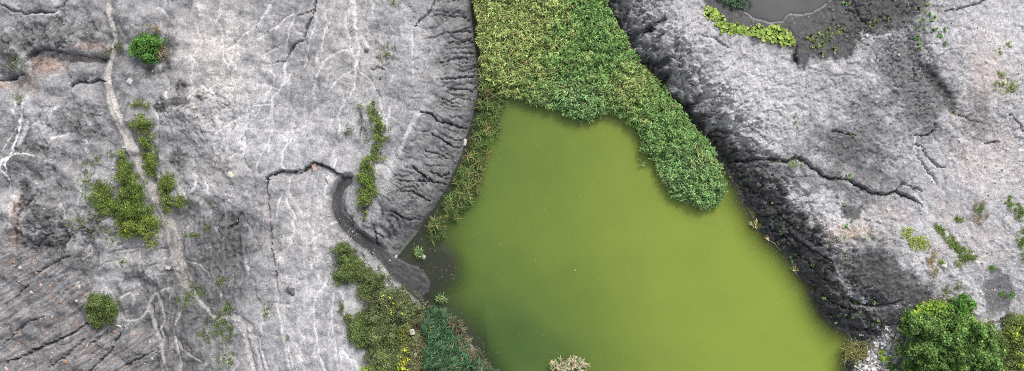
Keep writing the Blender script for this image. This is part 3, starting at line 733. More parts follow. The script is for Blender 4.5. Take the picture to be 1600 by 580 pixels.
def water_mat(name, c_a, c_b, rough=.12, ripple=.04):
    m, n, l = mat_new(name)
    out = n.new('ShaderNodeOutputMaterial'); p = n.new('ShaderNodeBsdfPrincipled'); l.new(p.outputs[0], out.inputs[0])
    mk = n.new('ShaderNodeAttribute'); mk.attribute_name = 'murk'
    al = n.new('ShaderNodeAttribute'); al.attribute_name = 'algae_sheen'
    tc = n.new('ShaderNodeTexCoord')
    nz = n.new('ShaderNodeTexNoise'); nz.inputs['Scale'].default_value = .12; nz.inputs['Detail'].default_value = 3; l.new(tc.outputs['Object'], nz.inputs['Vector'])
    nf = n.new('ShaderNodeTexNoise'); nf.inputs['Scale'].default_value = 7; nf.inputs['Detail'].default_value = 3; l.new(tc.outputs['Object'], nf.inputs['Vector'])
    a1 = n.new('ShaderNodeMath'); a1.operation = 'MULTIPLY_ADD'; a1.inputs[1].default_value = .35; l.new(nz.outputs['Fac'], a1.inputs[0]); l.new(al.outputs['Fac'], a1.inputs[2])
    a2 = n.new('ShaderNodeMath'); a2.operation = 'MULTIPLY_ADD'; a2.inputs[1].default_value = .12; l.new(nf.outputs['Fac'], a2.inputs[0]); l.new(a1.outputs[0], a2.inputs[2])
    a3 = n.new('ShaderNodeMath'); a3.operation = 'SUBTRACT'; a3.inputs[1].default_value = .235; l.new(a2.outputs[0], a3.inputs[0]); a3.use_clamp = True
    mx = n.new('ShaderNodeMix'); mx.data_type = 'RGBA'; mx.inputs['A'].default_value = (*c_a, 1); mx.inputs['B'].default_value = (*c_b, 1)
    l.new(a3.outputs[0], mx.inputs['Factor']); l.new(mx.outputs['Result'], p.inputs['Base Color'])
    l.new(mk.outputs['Fac'], p.inputs['Alpha'])
    p.inputs['Roughness'].default_value = rough; p.inputs['IOR'].default_value = 1.33
    wv = n.new('ShaderNodeTexNoise'); wv.inputs['Scale'].default_value = 2.5; wv.inputs['Detail'].default_value = 3; l.new(tc.outputs['Object'], wv.inputs['Vector'])
    b = n.new('ShaderNodeBump'); b.inputs['Strength'].default_value = ripple; b.inputs['Distance'].default_value = .05
    l.new(wv.outputs['Fac'], b.inputs['Height']); l.new(b.outputs[0], p.inputs['Normal'])
    return m
M_WATER = water_mat('algae_water', (.046, .090, .024), (.226, .286, .043))
M_WATER2 = water_mat('grey_water', (.075, .075, .075), (.14, .14, .14), .08, .02)

# ------------------------------------------------------------------ setting: ground, stream bed, mud, water
V = np.stack([WX, WY, Hh], -1).reshape(-1, 3)
CF = COLG.reshape(-1, 4)
def cellmax(a): return (a[:-1, :-1] + a[1:, 1:] + a[:-1, 1:] + a[1:, :-1]) / 4
tmask = cellmax(TRACKM) > .5
mmask = (cellmax(MUDM) > .5) & ~tmask
for name, mask, mat in (('ground', ~(tmask | mmask), M_GROUND), ('dry_stream_bed', tmask, M_TRACK), ('mud_flow', mmask, M_MUD)):
    used, f = sub_grid(mask)
    o = link(name, mesh_np(name, V[used], f, name == 'mud_flow', CF[used]), mat)
    o['kind'] = 'structure'
bpy.data.objects['ground']['label'] = 'grey eroded shale ground around the green pond'
bpy.data.objects['dry_stream_bed']['label'] = 'pale winding dry stream bed on the left'
bpy.data.objects['mud_flow']['label'] = 'dark smooth mud flow fanning out into the pond'

def water(name, level, region, mat, algae_sheen, label, kk):
    hv = Hh < level + .03
    cell = region[:-1, :-1] & region[1:, 1:] & region[1:, :-1] & region[:-1, 1:]
    anyw = hv[:-1, :-1] | hv[1:, 1:] | hv[1:, :-1] | hv[:-1, 1:]
    # thin the sheet: every second grid line
    J = np.arange(0, X.shape[0], 2); I = np.arange(0, X.shape[1], 2)
    sub = np.ix_(J, I)
    hs_ = Hh[sub]; rs = region[sub]
    # a grid cell belongs to the water when any of its ground lies below the level
    m4 = np.minimum(np.minimum(hs_[:-1, :-1], hs_[1:, 1:]), np.minimum(hs_[1:, :-1], hs_[:-1, 1:])) < level + .06
    m4 &= (rs[:-1, :-1] | rs[1:, 1:])
    ids = np.arange(hs_.size).reshape(hs_.shape)
    q = np.stack([ids[:-1, :-1], ids[:-1, 1:], ids[1:, 1:], ids[1:, :-1]], -1)[m4]
    used, inv = np.unique(q.ravel(), return_inverse=True)
    vx = WX[sub].ravel()[used]; vy = WY[sub].ravel()[used]
    dep = np.maximum(level - bilin_depth(sub, used), 0)
    me = mesh_np(name, np.stack([vx, vy, np.full(len(vx), level)], -1), inv.reshape(-1, 4), True, None,
                 {'murk': np.clip(1 - np.exp(-dep * kk) * .97, 0, 1), 'algae_sheen': algae_sheen[sub].ravel()[used]})
    o = link(name, me, mat); o['kind'] = 'structure'; o['label'] = label
    return o
def bilin_depth(sub, used): return Hh[sub].ravel()[used]
alg_sheen = .30 + .55 * sstep(720, 1120, X + .25 * (290 - Y) + 0 * Y) + .12 * sstep(250, 450, X - 600) * sstep(330, 180, Y) - .22 * sstep(380, 560, Y) * sstep(1050, 780, X) + .05 * n_big  # algae tone, with the brightness of sky reflections painted into the gradient
water('pond_water', 0.0, DP < 14, M_WATER, alg_sheen, 'murky green algal pond filling the middle', 1.5)
water('upper_pond_water', UPPER_Z, DU < 10, M_WATER2, .3 + .3 * n_big, 'small grey muddy pond at the top right', 30.0)

# ------------------------------------------------------------------ placing: photograph pixel -> point on the ground
HG = Hh[NOY:-NOY, NO:-NO]; gx0, gy0 = AX[NO], AY[NOY]
def ground_z(x, y): return bilin(HG, gx0, gy0, CELL, np.asarray(x, float), np.asarray(y, float))
def at(px, py, up=0.0, floor=-9):
    px = np.asarray(px, float); py = np.asarray(py, float); h = np.zeros_like(px)
    for _ in range(5):
        x = (px - 800) * S * (HC - h - up) / HC; y = (290 - py) * S * (HC - h - up) / HC
        h = np.maximum(ground_z(x, y), floor)
    return np.stack([x, y, h], -1)
def vec(px, py, up=0.0): return Vector(at(px, py, up).tolist())

# ------------------------------------------------------------------ foliage builders
def leaf_arrays(c, nrm, az, ln, wd, fold=.25):
    """pointed leaves, folded along the rib: two quads each. c centre (n,3)"""
    n = len(c)
    nrm = nrm / np.linalg.norm(nrm, axis=1, keepdims=True)
    t = np.stack([np.cos(az), np.sin(az), np.zeros(n)], -1)
    t = t - nrm * np.sum(t * nrm, 1, keepdims=True); t /= np.linalg.norm(t, axis=1, keepdims=True) + 1e-6
    b = np.cross(nrm, t)
    ln = ln[:, None]; wd = wd[:, None]
    base = c - t * ln * .5; tip = c + t * ln * .5 - nrm * ln * .12
    mid = c + nrm * 0
    l_ = c - t * ln * .08 + b * wd * .5 + nrm * wd * fold; r_ = c - t * ln * .08 - b * wd * .5 + nrm * wd * fold
    v = np.stack([base, r_, tip, l_], 1).reshape(-1, 3)
    i = np.arange(n)[:, None] * 4
    f = np.concatenate([i + np.array([[0, 1, 2]]), i + np.array([[0, 2, 3]])])
    return v, f

def pick(cols, n, jit=.18):
    cols = np.array(cols, float); w = cols[:, 3] / cols[:, 3].sum()
    k = rng.choice(len(cols), n, p=w)
    c = cols[k, :3] * (1 + jit * rng.standard_normal((n, 1))) * (1 + .06 * rng.standard_normal((n, 3)))
    return np.clip(c * 2.35, .004, .9)

def branch_mesh(name, segs, sides=5):
    vs_, fs_ = [], []; o = 0
    for a, b, ra, rb in segs:
        a = np.array(a, float); b = np.array(b, float); d = b - a; d /= np.linalg.norm(d) + 1e-9
        u = np.cross(d, [0.3, .9, .1]); u /= np.linalg.norm(u) + 1e-9; w_ = np.cross(d, u)
        an = np.arange(sides) * 2 * np.pi / sides
        ring = np.cos(an)[:, None] * u + np.sin(an)[:, None] * w_
        vs_.append(a + ring * ra); vs_.append(b + ring * rb)
        k = np.arange(sides); k2 = (k + 1) % sides
        fs_.append(np.stack([o + k, o + k2, o + sides + k2, o + sides + k], -1)); o += 2 * sides
    return mesh_np(name, np.concatenate(vs_), np.concatenate(fs_), True)

G_OLIVE = [(.090, .135, .024, 4), (.135, .165, .035, 3), (.045, .080, .016, 3), (.19, .19, .07, 1)]
G_BRIGHT = [(.055, .135, .024, 4), (.09, .19, .035, 3), (.035, .085, .018, 3)]
G_MID = [(.075, .11, .03, 4), (.11, .145, .045, 3), (.045, .07, .02, 3), (.16, .15, .07, 1)]
G_BROWN = [(.19, .16, .09, 3), (.12, .11, .05, 3), (.25, .21, .13, 1)]
G_DUSTY = [(.085, .115, .040, 4), (.125, .145, .060, 3), (.05, .065, .028, 3), (.17, .155, .10, 1.5)]
G_DARK = [(.060, .125, .024, 4), (.10, .175, .04, 3), (.16, .22, .075, 3), (.025, .060, .014, 2)]
G_LIME = [(.17, .26, .035, 4), (.24, .33, .06, 3), (.11, .18, .025, 2)]
YELLOW = [(.70, .52, .03, 1)]

def shrub(name, label, cat, blobs, height, cols, leaf=(.12, .055), dens=1.25, group=None, flowers=0, fl_cols=YELLOW, lumpy=.45, up=.75):
    """blobs: (px, py, rx, ry) outlines in the photograph; foliage and stems are its parts"""
    cxp = np.mean([b[0] for b in blobs]); cyp = np.mean([b[1] for b in blobs])
    base = vec(cxp, cyp, height * .5)
    root = link(name, None); root.empty_display_size = .3; root.location = base
    tag(root, label, cat, group)
    pts, nrms, segs = [], [], []
    blobs = [(a, b, c * (1.3 if c < 16 else 1.06), d * (1.25 if d < 16 else 1.06)) for a, b, c, d in blobs]
    for (bx, by, rx, ry) in blobs:
        g = at(bx, by, height * .5)
        R = math.sqrt(rx * ry) * S
        ncl = int(max(9, 4.0 * rx * ry * S * S / (.30 ** 2)))
        for _ in range(ncl):
            th = random.random() * 2 * math.pi; rr = math.sqrt(random.random()) * (.80 + .55 * random.random() ** 2.5)
            ox, oy = math.cos(th) * rr * rx * S, math.sin(th) * rr * ry * S
            z = height * (math.sqrt(max(0, 1 - min(rr, .98) ** 2)) * (.65 + lumpy * random.random() * .8) * (.35 + .65 * random.random() ** .5)) + .04
            gz = float(ground_z(g[0] + ox, g[1] + oy))
            cpos = np.array([g[0] + ox, g[1] + oy, max(gz, base.z - .4) + z])
            cr_ = (.10 + .26 * random.random()) * min(1.3, max(.6, R / .8))
            k = int(42 * dens * (cr_ / .22) ** 2 * max(.25, 1.25 - .75 * rr))
            d = rng.standard_normal((k, 3)); d[:, 2] = np.abs(d[:, 2]) * 1.1 - .3; d /= np.linalg.norm(d, axis=1, keepdims=True)
            pts.append(cpos + d * cr_ * (.25 + .95 * rng.random((k, 1)))); nrms.append(d * (1 - up) + np.array([0, 0, up]) + .35 * rng.standard_normal((k, 3)))
            if random.random() < min(1, 26 / ncl):
                segs.append((cpos, cr_))
    P = np.concatenate(pts); N = np.concatenate(nrms); n = len(P)
    P[:, 2] = np.maximum(P[:, 2], ground_z(P[:, 0], P[:, 1]) + .03)
    ln = leaf[0] * (.65 + .7 * rng.random(n)); wd = leaf[1] * (.7 + .6 * rng.random(n))
    v, f = leaf_arrays(P - np.array(base), N, rng.random(n) * 6.283, ln, wd)
    c = pick(cols, n)
    patch = .85 + .35 * fbm(P[:, 0] * 1.3, P[:, 1] * 1.3, 2, 201)
    c *= patch[:, None]
    link('foliage', mesh_np('foliage', v, f, False, np.repeat(c, 4, 0)), M_LEAF, root)
    sg = []
    for cpos, cr_ in segs:
        e = cpos - np.array(base); b0 = np.array([e[0] * .12, e[1] * .12, float(ground_z(base.x + e[0] * .12, base.y + e[1] * .12)) - base.z - .05])
        m_ = b0 * .45 + e * .55 + np.array([0, 0, .12 * height])
        r = .012 + .012 * height
        sg += [(b0, m_, r, r * .65), (m_, e, r * .65, r * .25)]
    if sg: link('stem', branch_mesh('stem', sg), M_BARK, root)
    if flowers:
        k = np.argsort(P[:, 2] + .25 * height * rng.random(n))[::-1][:max(flowers * 4, n // 4)]; k = rng.choice(k, flowers, replace=False); fp = P[k] - np.array(base) + np.array([0, 0, .06])
        v, f = leaf_arrays(np.repeat(fp, 3, 0) + .05 * rng.standard_normal((flowers * 3, 3)), np.tile([0, 0, 1.], (flowers * 3, 1)) + .4 * rng.standard_normal((flowers * 3, 3)), rng.random(flowers * 3) * 6.28, np.full(flowers * 3, .14), np.full(flowers * 3, .10))
        fo = link('flower', mesh_np('flower', v, f, False, np.repeat(pick(fl_cols, flowers * 3, .1), 4, 0)), M_LEAF, root); fo['kind'] = 'stuff'
    return root

def blades(base, az, ln, wd, rise, droop, cols, seg=3):
    """arching grass or reed blades"""
    n = len(base)
    d = np.stack([np.cos(az), np.sin(az), np.zeros(n)], -1); b = np.stack([-np.sin(az), np.cos(az), np.zeros(n)], -1)
    vs_ = []
    for i in range(seg):
        t = i / seg
        p = base + d * (ln * t)[:, None]; p[:, 2] += rise * t - droop * t * t
        w_ = (wd * (1 - .25 * t) * (.55 if i == 0 else 1) * .5)[:, None]
        vs_ += [p + b * w_, p - b * w_]
    tip = base + d * ln[:, None]; tip[:, 2] += rise - droop
    vs_.append(tip)
    v = np.stack(vs_, 1); m = v.shape[1]
    idx = np.arange(n)[:, None] * m
    qs = np.concatenate([idx + np.array([[2 * i, 2 * i + 1, 2 * i + 3, 2 * i + 2]]) for i in range(seg - 1)])
    ts = idx + np.array([[2 * seg - 2, 2 * seg - 1, 2 * seg]])
    shade = np.ones((n, m, 1))
    c = cols[:, None, :] * shade
    return v.reshape(-1, 3), [qs, ts], c.reshape(-1, 3)

def scatter(poly, per_m2, fn=None):
    xs = [p[0] for p in poly]; ys = [p[1] for p in poly]
    area = (max(xs) - min(xs)) * (max(ys) - min(ys)) * S * S
    n = int(area * per_m2)
    x = rng.uniform(min(xs), max(xs), n); y = rng.uniform(min(ys), max(ys), n)
    d = sdf(poly, x, y) + 5 * fbm(x / 12, y / 12, 3, 301)
    k = d < 0
    if fn is not None: k &= rng.random(n) < fn(x, y, d)
    return x[k], y[k], d[k]

def reeds(name, label, poly, per_m2, colfn, hgt, fn=None, nb=7, ln=(.30, .30), wd=.055, cat='reeds', floor=0.0, straw=.06):
    x, y, d = scatter(poly, per_m2, fn)
    n = len(x)
    h = np.maximum(hgt(x, y, d), .25) * (.75 + .5 * rng.random(n))
    P = at(x, y, h, floor); P[:, 2] += h
    base = np.repeat(P, nb, 0); base[:, 2] -= np.repeat(h, nb) * .35 * rng.random(n * nb); base[:, :2] += .05 * rng.standard_normal((n * nb, 2))
    m = n * nb
    cc = np.repeat(colfn(x, y) * (.45 + 1.1 * rng.random((n, 1))), nb, 0) * (1 + .15 * rng.standard_normal((m, 1)))
    st = rng.random(m) < straw; cc[st] = np.array([.30, .24, .12]) * (1 + .2 * rng.standard_normal((st.sum(), 1)))
    L_ = ln[0] + ln[1] * rng.random(m)
    v, f, c = blades(base, rng.random(m) * 6.283, L_, wd * (.7 + .6 * rng.random(m)), .10 + .20 * rng.random(m), .12 + .30 * rng.random(m), np.clip(cc, .005, .9))
    # stalks
    sv, sf, sc = blades(P - np.stack([np.zeros(n), np.zeros(n), h], -1), rng.random(n) * 6.28, .08 + .1 * rng.random(n), np.full(n, .03), h, 0 * h, np.tile([.12, .13, .05], (n, 1)), 2)
    o_ = len(v); v = np.concatenate([v, sv]); c = np.concatenate([c, sc]); f = f + [a + o_ for a in sf]
    o = link(name, mesh_np(name, v, f, False, c), M_REED); tag(o, label, cat, kind='stuff')
    return o

# ------------------------------------------------------------------ reed beds
REED = [(738, -120), (742, 0), (747, 60), (752, 100), (760, 118), (775, 135), (790, 150), (800, 146), (815, 152), (830, 164), (850, 164), (870, 171), (888, 180), (905, 191), (925, 187), (946, 178), (965, 177), (985, 195), (1000, 210),
        (1006, 236), (1024, 250), (1034, 275), (1044, 300), (1065, 313), (1090, 326), (1112, 326), (1130, 306), (1136, 285), (1128, 258), (1116, 236), (1100, 213), (1078, 188), (1056, 162), (1042, 143), (1020, 120), (1000, 98), (985, 74), (972, 50), (958, 25), (948, 0), (942, -120)]
FRINGE = [(752, 100), (762, 118), (790, 150), (776, 200), (765, 235), (753, 270), (746, 300), (722, 330), (692, 364), (674, 374), (666, 360), (690, 332), (706, 300), (716, 272), (736, 232), (744, 195), (750, 150)]
def c3(*a): return np.array(a, float)
def reed_col(x, y):
    n = len(x)
    q = fbm(x / 30, y / 30, 3, 311)
    warm = sstep(.0, 1.0, sstep(935, 790, x + .35 * (y - 60)) * 1.15 + .55 * q) + .85 * np.exp(-(((x - 985) / 34) ** 2 + ((y - 135) / 32) ** 2))
    warm = np.clip(warm, 0, 1)[:, None]
    teal = np.clip(np.exp(-(((x - 890) / 70) ** 2 + ((y - 155) / 32) ** 2)) * .8 + sstep(170, 280, y) * .55 + .3 * q, 0, 1)[:, None]
    g = c3(.195, .365, .098) * (1 - teal) + c3(.240, .410, .165) * teal
    c = g * (1 - warm) + c3(.380, .480, .150) * warm
    dark = rng.random((n, 1)) < .22  # random stalks coloured dark to stand for shaded gaps in the bed
    c = np.where(dark, c * .45, c)
    tan = rng.random(n) < (.02 + .09 * warm[:, 0]); c[tan] = c3(.36, .30, .13)
    return c
reeds('reed_bed', 'dense green reed bed filling the top of the pond', REED, 110, reed_col,
      lambda x, y, d: .40 + .55 * sstep(0, -22, d) + .25 * fbm(x / 14, y / 14, 2, 312) + .45 * rng.random(len(x)), nb=6, ln=(.12, .15), wd=.06, straw=.02)
def fringe_col(x, y):
    q = fbm(x / 14, y / 14, 2, 321)[:, None]
    c = c3(.095, .165, .035) * (1 + .5 * q); t = rng.random(len(x)) < .15; c[t] = c3(.24, .20, .07)
    t = rng.random(len(x)) < .2; c[t] *= .5
    return c
reeds('reed_fringe', 'sparse strip of reeds between ridge and open water', FRINGE, 34, fringe_col,
      lambda x, y, d: .45 + .2 * rng.random(len(x)), fn=lambda x, y, d: sstep(-.45, .15, fbm(x / 11, y / 11, 2, 322)) * .95, nb=6, ln=(.25, .40), wd=.05, straw=.10)
TEAL = [(664, 488), (678, 482), (692, 486), (708, 500), (722, 516), (736, 540), (752, 562), (768, 585), (778, 620), (664, 620)]
def teal_col(x, y):
    e = sstep(24, 4, -sdf(TEAL, x, y)) * sstep(690, 715, x)
    c = np.tile(c3(.060, .135, .058), (len(x), 1)) * (.75 + .7 * rng.random((len(x), 1)))
    t = rng.random(len(x)) < e * .6; c[t] = c3(.20, .15, .09)
    t = rng.random(len(x)) < .2; c[t] *= .45
    return c
reeds('teal_reed_thicket', 'dark blue-green feathery reeds beside the bottom left shore', TEAL, 60, teal_col, lambda x, y, d: .7 + .6 * rng.random(len(x)) + .4 * fbm(x / 16, y / 16, 2, 331), nb=8, ln=(.25, .35), wd=.05, straw=.03)
def weed_col(x, y):
    c = np.tile(c3(.06, .115, .06), (len(x), 1)) * (.7 + .6 * rng.random((len(x), 1))); return c
reeds('pond_weed', 'green weeds standing in the small grey pond', [(1118, -20), (1122, -4), (1136, 6), (1150, 13), (1166, 14), (1178, 8), (1176, -20)], 45, weed_col, lambda x, y, d: .3 + .2 * rng.random(len(x)), nb=6, ln=(.12, .18), wd=.05, floor=UPPER_Z, straw=0,
      fn=lambda x, y, d: sstep(1182, 1150, x))
# clumps standing free in or at the water
def reed_clump(px, py, rx, ry, label, n, cols, ln=(.2, .3), h=.35, cat='reed clump', name='reed_clump', wd=.05, group=None, floor=0.0, nb=6):
    x = px + rx * .5 * rng.standard_normal(n).clip(-1.8, 1.8); y = py + ry * .5 * rng.standard_normal(n).clip(-1.8, 1.8)
    hh = h * (.6 + .8 * rng.random(n)); P = at(x, y, hh, floor)
    o0 = P.mean(0); o0[2] = P[:, 2].min()
    P[:, 2] += hh
    base = np.repeat(P - o0, nb, 0); base[:, 2] -= np.repeat(hh, nb) * .3 * rng.random(n * nb)
    m = n * nb
    v, f, c = blades(base, rng.random(m) * 6.28, ln[0] + ln[1] * rng.random(m), wd * (.7 + .6 * rng.random(m)), .1 + .2 * rng.random(m), .1 + .3 * rng.random(m), pick(cols, m))
    hv = hh + .05
    sv, sf, sc = blades(P - o0 - np.stack([0 * hv, 0 * hv, hv], -1), rng.random(n) * 6.28, .06 + .05 * rng.random(n), np.full(n, .025), hv, 0 * hv, np.tile([.11, .12, .05], (n, 1)), 2)
    root = link(name, None, loc=o0.tolist()); tag(root, label, cat, group)
    link('leaves', mesh_np('leaves', v, f, False, c), M_REED, root)['kind'] = 'stuff'; link('stalks', mesh_np('stalks', sv, sf, False, sc), M_REED, root)['kind'] = 'stuff'
    return root
R_GREEN = [(.07, .13, .04, 4), (.11, .16, .06, 2), (.035, .07, .02, 2), (.25, .2, .1, 1)]
R_CREAM = [(.19, .165, .11, 5), (.25, .22, .16, 3), (.10, .16, .07, 3), (.22, .17, .10, 2)]
R_OLIVE = [(.09, .10, .03, 4), (.14, .13, .05, 3), (.05, .06, .02, 2), (.24, .2, .11, 1)]
reed_clump(655, 396, 9, 7, 'small reed tuft in dark water by the ridge tip', 12, R_GREEN)
reed_clump(691, 467, 8, 5, 'small reed tuft in dark water beside the mud fan', 10, R_GREEN)
reed_clump(890, 572, 30, 12, 'cream seeded reed clump at the bottom edge of the pond', 90, R_CREAM, h=.8, ln=(.15, .25), wd=.08)
reed_clump(1338, 550, 20, 18, 'olive sedge clump at water edge beside the white rubble', 80, R_OLIVE, ln=(.3, .4), h=.4, wd=.03)
reed_clump(1180, 350, 7, 5, 'straw-coloured tuft at the right shore below reed bed', 9, R_OLIVE + [(.4, .32, .17, 4)], h=.2, ln=(.15, .2))
reed_clump(1199, 371, 4, 4, 'tiny straw tuft at right shore beside floating stick', 6, R_OLIVE + [(.4, .32, .17, 4)], h=.15, ln=(.1, .15))
reed_clump(1242, 419, 4, 5, 'tiny straw tuft at right shore above the lower floating stick', 6, R_OLIVE + [(.4, .32, .17, 4)], h=.15, ln=(.1, .15))
reed_clump(1014, 198, 4, 4, 'lone reed sprig in open water beside the reed bed', 3, R_GREEN, h=.3)
reed_clump(1003, 254, 5, 4, 'lone reed sprig floating left of the lower reed bed', 3, R_GREEN, h=.3)

# ------------------------------------------------------------------ shrubs
shrub('shrub', 'bright green round shrub beside upper dry stream bed', 'shrub', [(226, 78, 15, 15), (236, 70, 12, 13), (222, 66, 11, 9), (232, 90, 9, 8), (213, 84, 7, 8)], 1.1, G_BRIGHT, (.17, .09))
shrub('shrub', 'brown withered bush just above the bright green shrub', 'shrub', [(237, 45, 10, 7)], .4, G_BROWN, (.12, .06))
shrub('shrub', 'brown withered bush at the right side of bright green shrub', 'shrub', [(250, 84, 8, 11)], .5, G_BROWN, (.12, .06))
shrub('shrub', 'flat oval olive bush, topmost in row right of stream bed', 'shrub', [(213, 162, 10, 6), (226, 166, 8, 6)], .5, G_OLIVE)
shrub('shrub', 'olive bush second in row right of stream bed', 'shrub', [(219, 196, 14, 11), (232, 195, 6, 8)], .7, G_OLIVE)
shrub('shrub', 'olive bush third in row right of stream bed', 'shrub', [(231, 222, 12, 9)], .6, G_OLIVE)
shrub('shrub', 'tall narrow olive bush fourth in row right of stream bed', 'shrub', [(235, 250, 12, 12), (238, 265, 9, 9)], .6, G_OLIVE)
shrub('shrub', 'long olive bush fifth in row right of stream bed', 'shrub', [(257, 285, 13, 11), (260, 305, 9, 12), (262, 325, 7, 9)], .6, G_OLIVE)
shrub('shrub', 'small olive bush at the lower right end of row', 'shrub', [(281, 315, 10, 10)], .5, G_OLIVE)
shrub('shrub', 'olive-green bush at the top tip of large thicket', 'shrub', [(190, 250, 8, 12), (195, 272, 14, 18)], 1.0, G_OLIVE)
shrub('shrub', 'olive bush forming the left lobe of large thicket', 'shrub', [(158, 303, 18, 14), (168, 322, 14, 12)], .8, G_OLIVE)
shrub('shrub', 'dense green bush in the middle of large thicket', 'shrub', [(205, 300, 22, 16), (200, 325, 30, 16)], 1.2, [(.06, .11, .02, 4)] + G_OLIVE, flowers=3)
shrub('shrub', 'yellowish green bush at the bottom of large thicket', 'shrub', [(205, 352, 24, 14), (226, 352, 15, 18), (233, 376, 9, 11)], .9, [(.15, .17, .03, 3)] + G_OLIVE, flowers=4)
shrub('shrub', 'round feathery green bush on dark slope at lower left', 'shrub', [(152, 478, 16, 14), (165, 480, 13, 14), (156, 497, 18, 13), (145, 490, 9, 10)], .8, G_MID, (.22, .05), dens=1.0)
shrub('shrub', 'olive weeds growing across the upper dry stream bed', 'shrub', [(184, 68, 7, 10), (166, 80, 5, 6)], .35, G_DUSTY, (.12, .05), dens=.6)
shrub('shrub', 'yellow-green bush, top of column left of ridge', 'shrub', [(582, 168, 7, 8), (588, 182, 9, 9)], .6, G_OLIVE)
shrub('shrub', 'green bush, middle of column left of ridge', 'shrub', [(592, 200, 9, 12), (593, 218, 9, 10)], .6, G_OLIVE)
shrub('shrub', 'green bush, low end of upper column left of ridge', 'shrub', [(591, 236, 8, 12)], .5, G_OLIVE)
shrub('shrub', 'green bush starting the lower column above mud channel', 'shrub', [(575, 258, 11, 10), (574, 278, 13, 12)], .7, [(.05, .09, .02, 3)] + G_OLIVE)
shrub('shrub', 'yellow-flecked bush of lower column beside mud channel', 'shrub', [(574, 300, 12, 12)], .6, [(.2, .22, .03, 1)] + G_OLIVE)
shrub('shrub', 'dull olive bush at lowest end of column by mud channel', 'shrub', [(569, 320, 9, 12), (567, 342, 6, 10)], .5, G_MID)
shrub('weed', 'small green weeds left of the bush column', 'weed', [(548, 200, 6, 6), (541, 207, 4, 4)], .25, G_MID, (.10, .05), dens=.5)
shrub('weed', 'sparse weeds touching left side of bush column', 'weed', [(566, 190, 6, 6), (570, 217, 8, 5), (562, 167, 4, 6)], .25, G_MID, (.10, .05), dens=.5)
shrub('shrub', 'green bush among pale gravel left of mud flow', 'shrub', [(536, 393, 13, 12), (545, 408, 16, 14)], .7, G_MID)
shrub('shrub', 'green bush below pale gravel beside the mud flow', 'shrub', [(540, 428, 18, 14), (565, 425, 14, 12)], .7, G_MID)
shrub('shrub', 'dull green bush between gravel and large lower thicket', 'shrub', [(582, 438, 22, 14), (572, 455, 16, 14)], .8, G_DUSTY + G_MID)
shrub('shrub', 'dusty olive thicket with yellow flowers below mud fan', 'shrub', [(612, 470, 30, 20), (640, 482, 22, 22), (600, 492, 30, 18)], 1.2, G_DUSTY, (.13, .07), flowers=16, dens=1.15)
shrub('shrub', 'dark green bush on left edge of the lower thicket', 'shrub', [(556, 502, 18, 14), (562, 525, 18, 18)], .9, G_MID, (.13, .07))
shrub('shrub', 'olive thicket at bottom edge beside yellow flower line', 'shrub', [(595, 525, 30, 22), (600, 560, 28, 26), (610, 600, 28, 20)], 1.2, G_DUSTY + [(.10, .15, .03, 3)], (.13, .07), flowers=10, dens=1.15)
shrub('shrub', 'bush with yellow flower line below the white plate', 'shrub', [(630, 522, 12, 16), (630, 556, 10, 26)], 1.0, G_DUSTY + [(.22, .22, .02, 4)], (.13, .06), flowers=40, dens=1.15)
shrub('shrub', 'brownish scrub between yellow flowers and blue-green reeds', 'shrub', [(650, 500, 12, 20), (650, 545, 14, 24), (655, 580, 12, 18)], .8, G_BROWN + G_DUSTY, (.12, .05))
shrub('shrub', 'lime green plant at bottom edge of olive thicket', 'shrub', [(575, 577, 9, 6)], .6, G_LIME, (.14, .09))
shrub('shrub', 'small dusty bush on pale ash left of lower thicket', 'shrub', [(534, 478, 6, 12)], .35, G_MID, (.10, .05), dens=.4)
# bottom right
shrub('large_shrub', 'large dark green leafy shrub filling the bottom right corner', 'shrub',
      [(1446, 512, 26, 20), (1480, 520, 32, 28), (1520, 520, 28, 22), (1446, 550, 30, 28), (1490, 560, 40, 30), (1535, 555, 24, 26), (1446, 600, 32, 26), (1510, 605, 46, 26)], 2.2, G_DARK, (.19, .11), dens=1.5, flowers=40, fl_cols=[(.65, .50, .06, 2), (.35, .42, .10, 1)], lumpy=.9)
shrub('shrub', 'lime green leafy growth on top edge of the corner shrub', 'shrub', [(1440, 492, 16, 8), (1462, 486, 22, 10)], .9, G_LIME, (.22, .15))
shrub('shrub', 'small round bright green bush beside the damp puddle patch', 'shrub', [(1506, 476, 13, 13)], .9, [(.10, .20, .03, 3)] + G_BRIGHT, (.16, .10))
shrub('shrub', 'brown dry scrub above lime growth on the dark bank', 'shrub', [(1455, 474, 16, 7), (1478, 470, 8, 8)], .5, G_BROWN, (.12, .05), dens=.6)
shrub('shrub', 'yellow-flowered bush at the right edge of picture bottom', 'shrub', [(1590, 510, 18, 14), (1585, 530, 16, 16), (1598, 560, 16, 20)], 1.0, G_MID + [(.16, .2, .03, 4)], (.15, .09), flowers=30)
shrub('shrub', 'olive bush between corner shrub and yellow-flowered bush', 'shrub', [(1562, 540, 12, 14), (1570, 575, 20, 18)], .9, G_MID, (.15, .08), flowers=4)
shrub('shrub', 'thin weedy bush on pale ground above yellow-flowered bush', 'shrub', [(1572, 498, 16, 8), (1545, 505, 14, 6)], .4, G_MID, (.11, .06), dens=.45, flowers=4)
shrub('shrub', 'lime green plant in the middle of the white rubble', 'shrub', [(1387, 557, 10, 7)], .4, G_LIME, (.16, .10))
shrub('shrub', 'small green plant at the bottom of the white rubble', 'shrub', [(1393, 573, 6, 6)], .4, G_BRIGHT, (.14, .09))
shrub('shrub', 'yellow-green sprigs at top of the white rubble', 'shrub', [(1405, 517, 7, 4), (1400, 530, 4, 5)], .35, G_OLIVE, (.12, .06), dens=.7)
shrub('moss_clump', 'bright green moss cushion on the crack of right bank', 'moss', [(1242, 255, 8, 7)], .18, [(.12, .21, .03, 3), (.17, .26, .05, 2)], (.06, .04), dens=2.4)

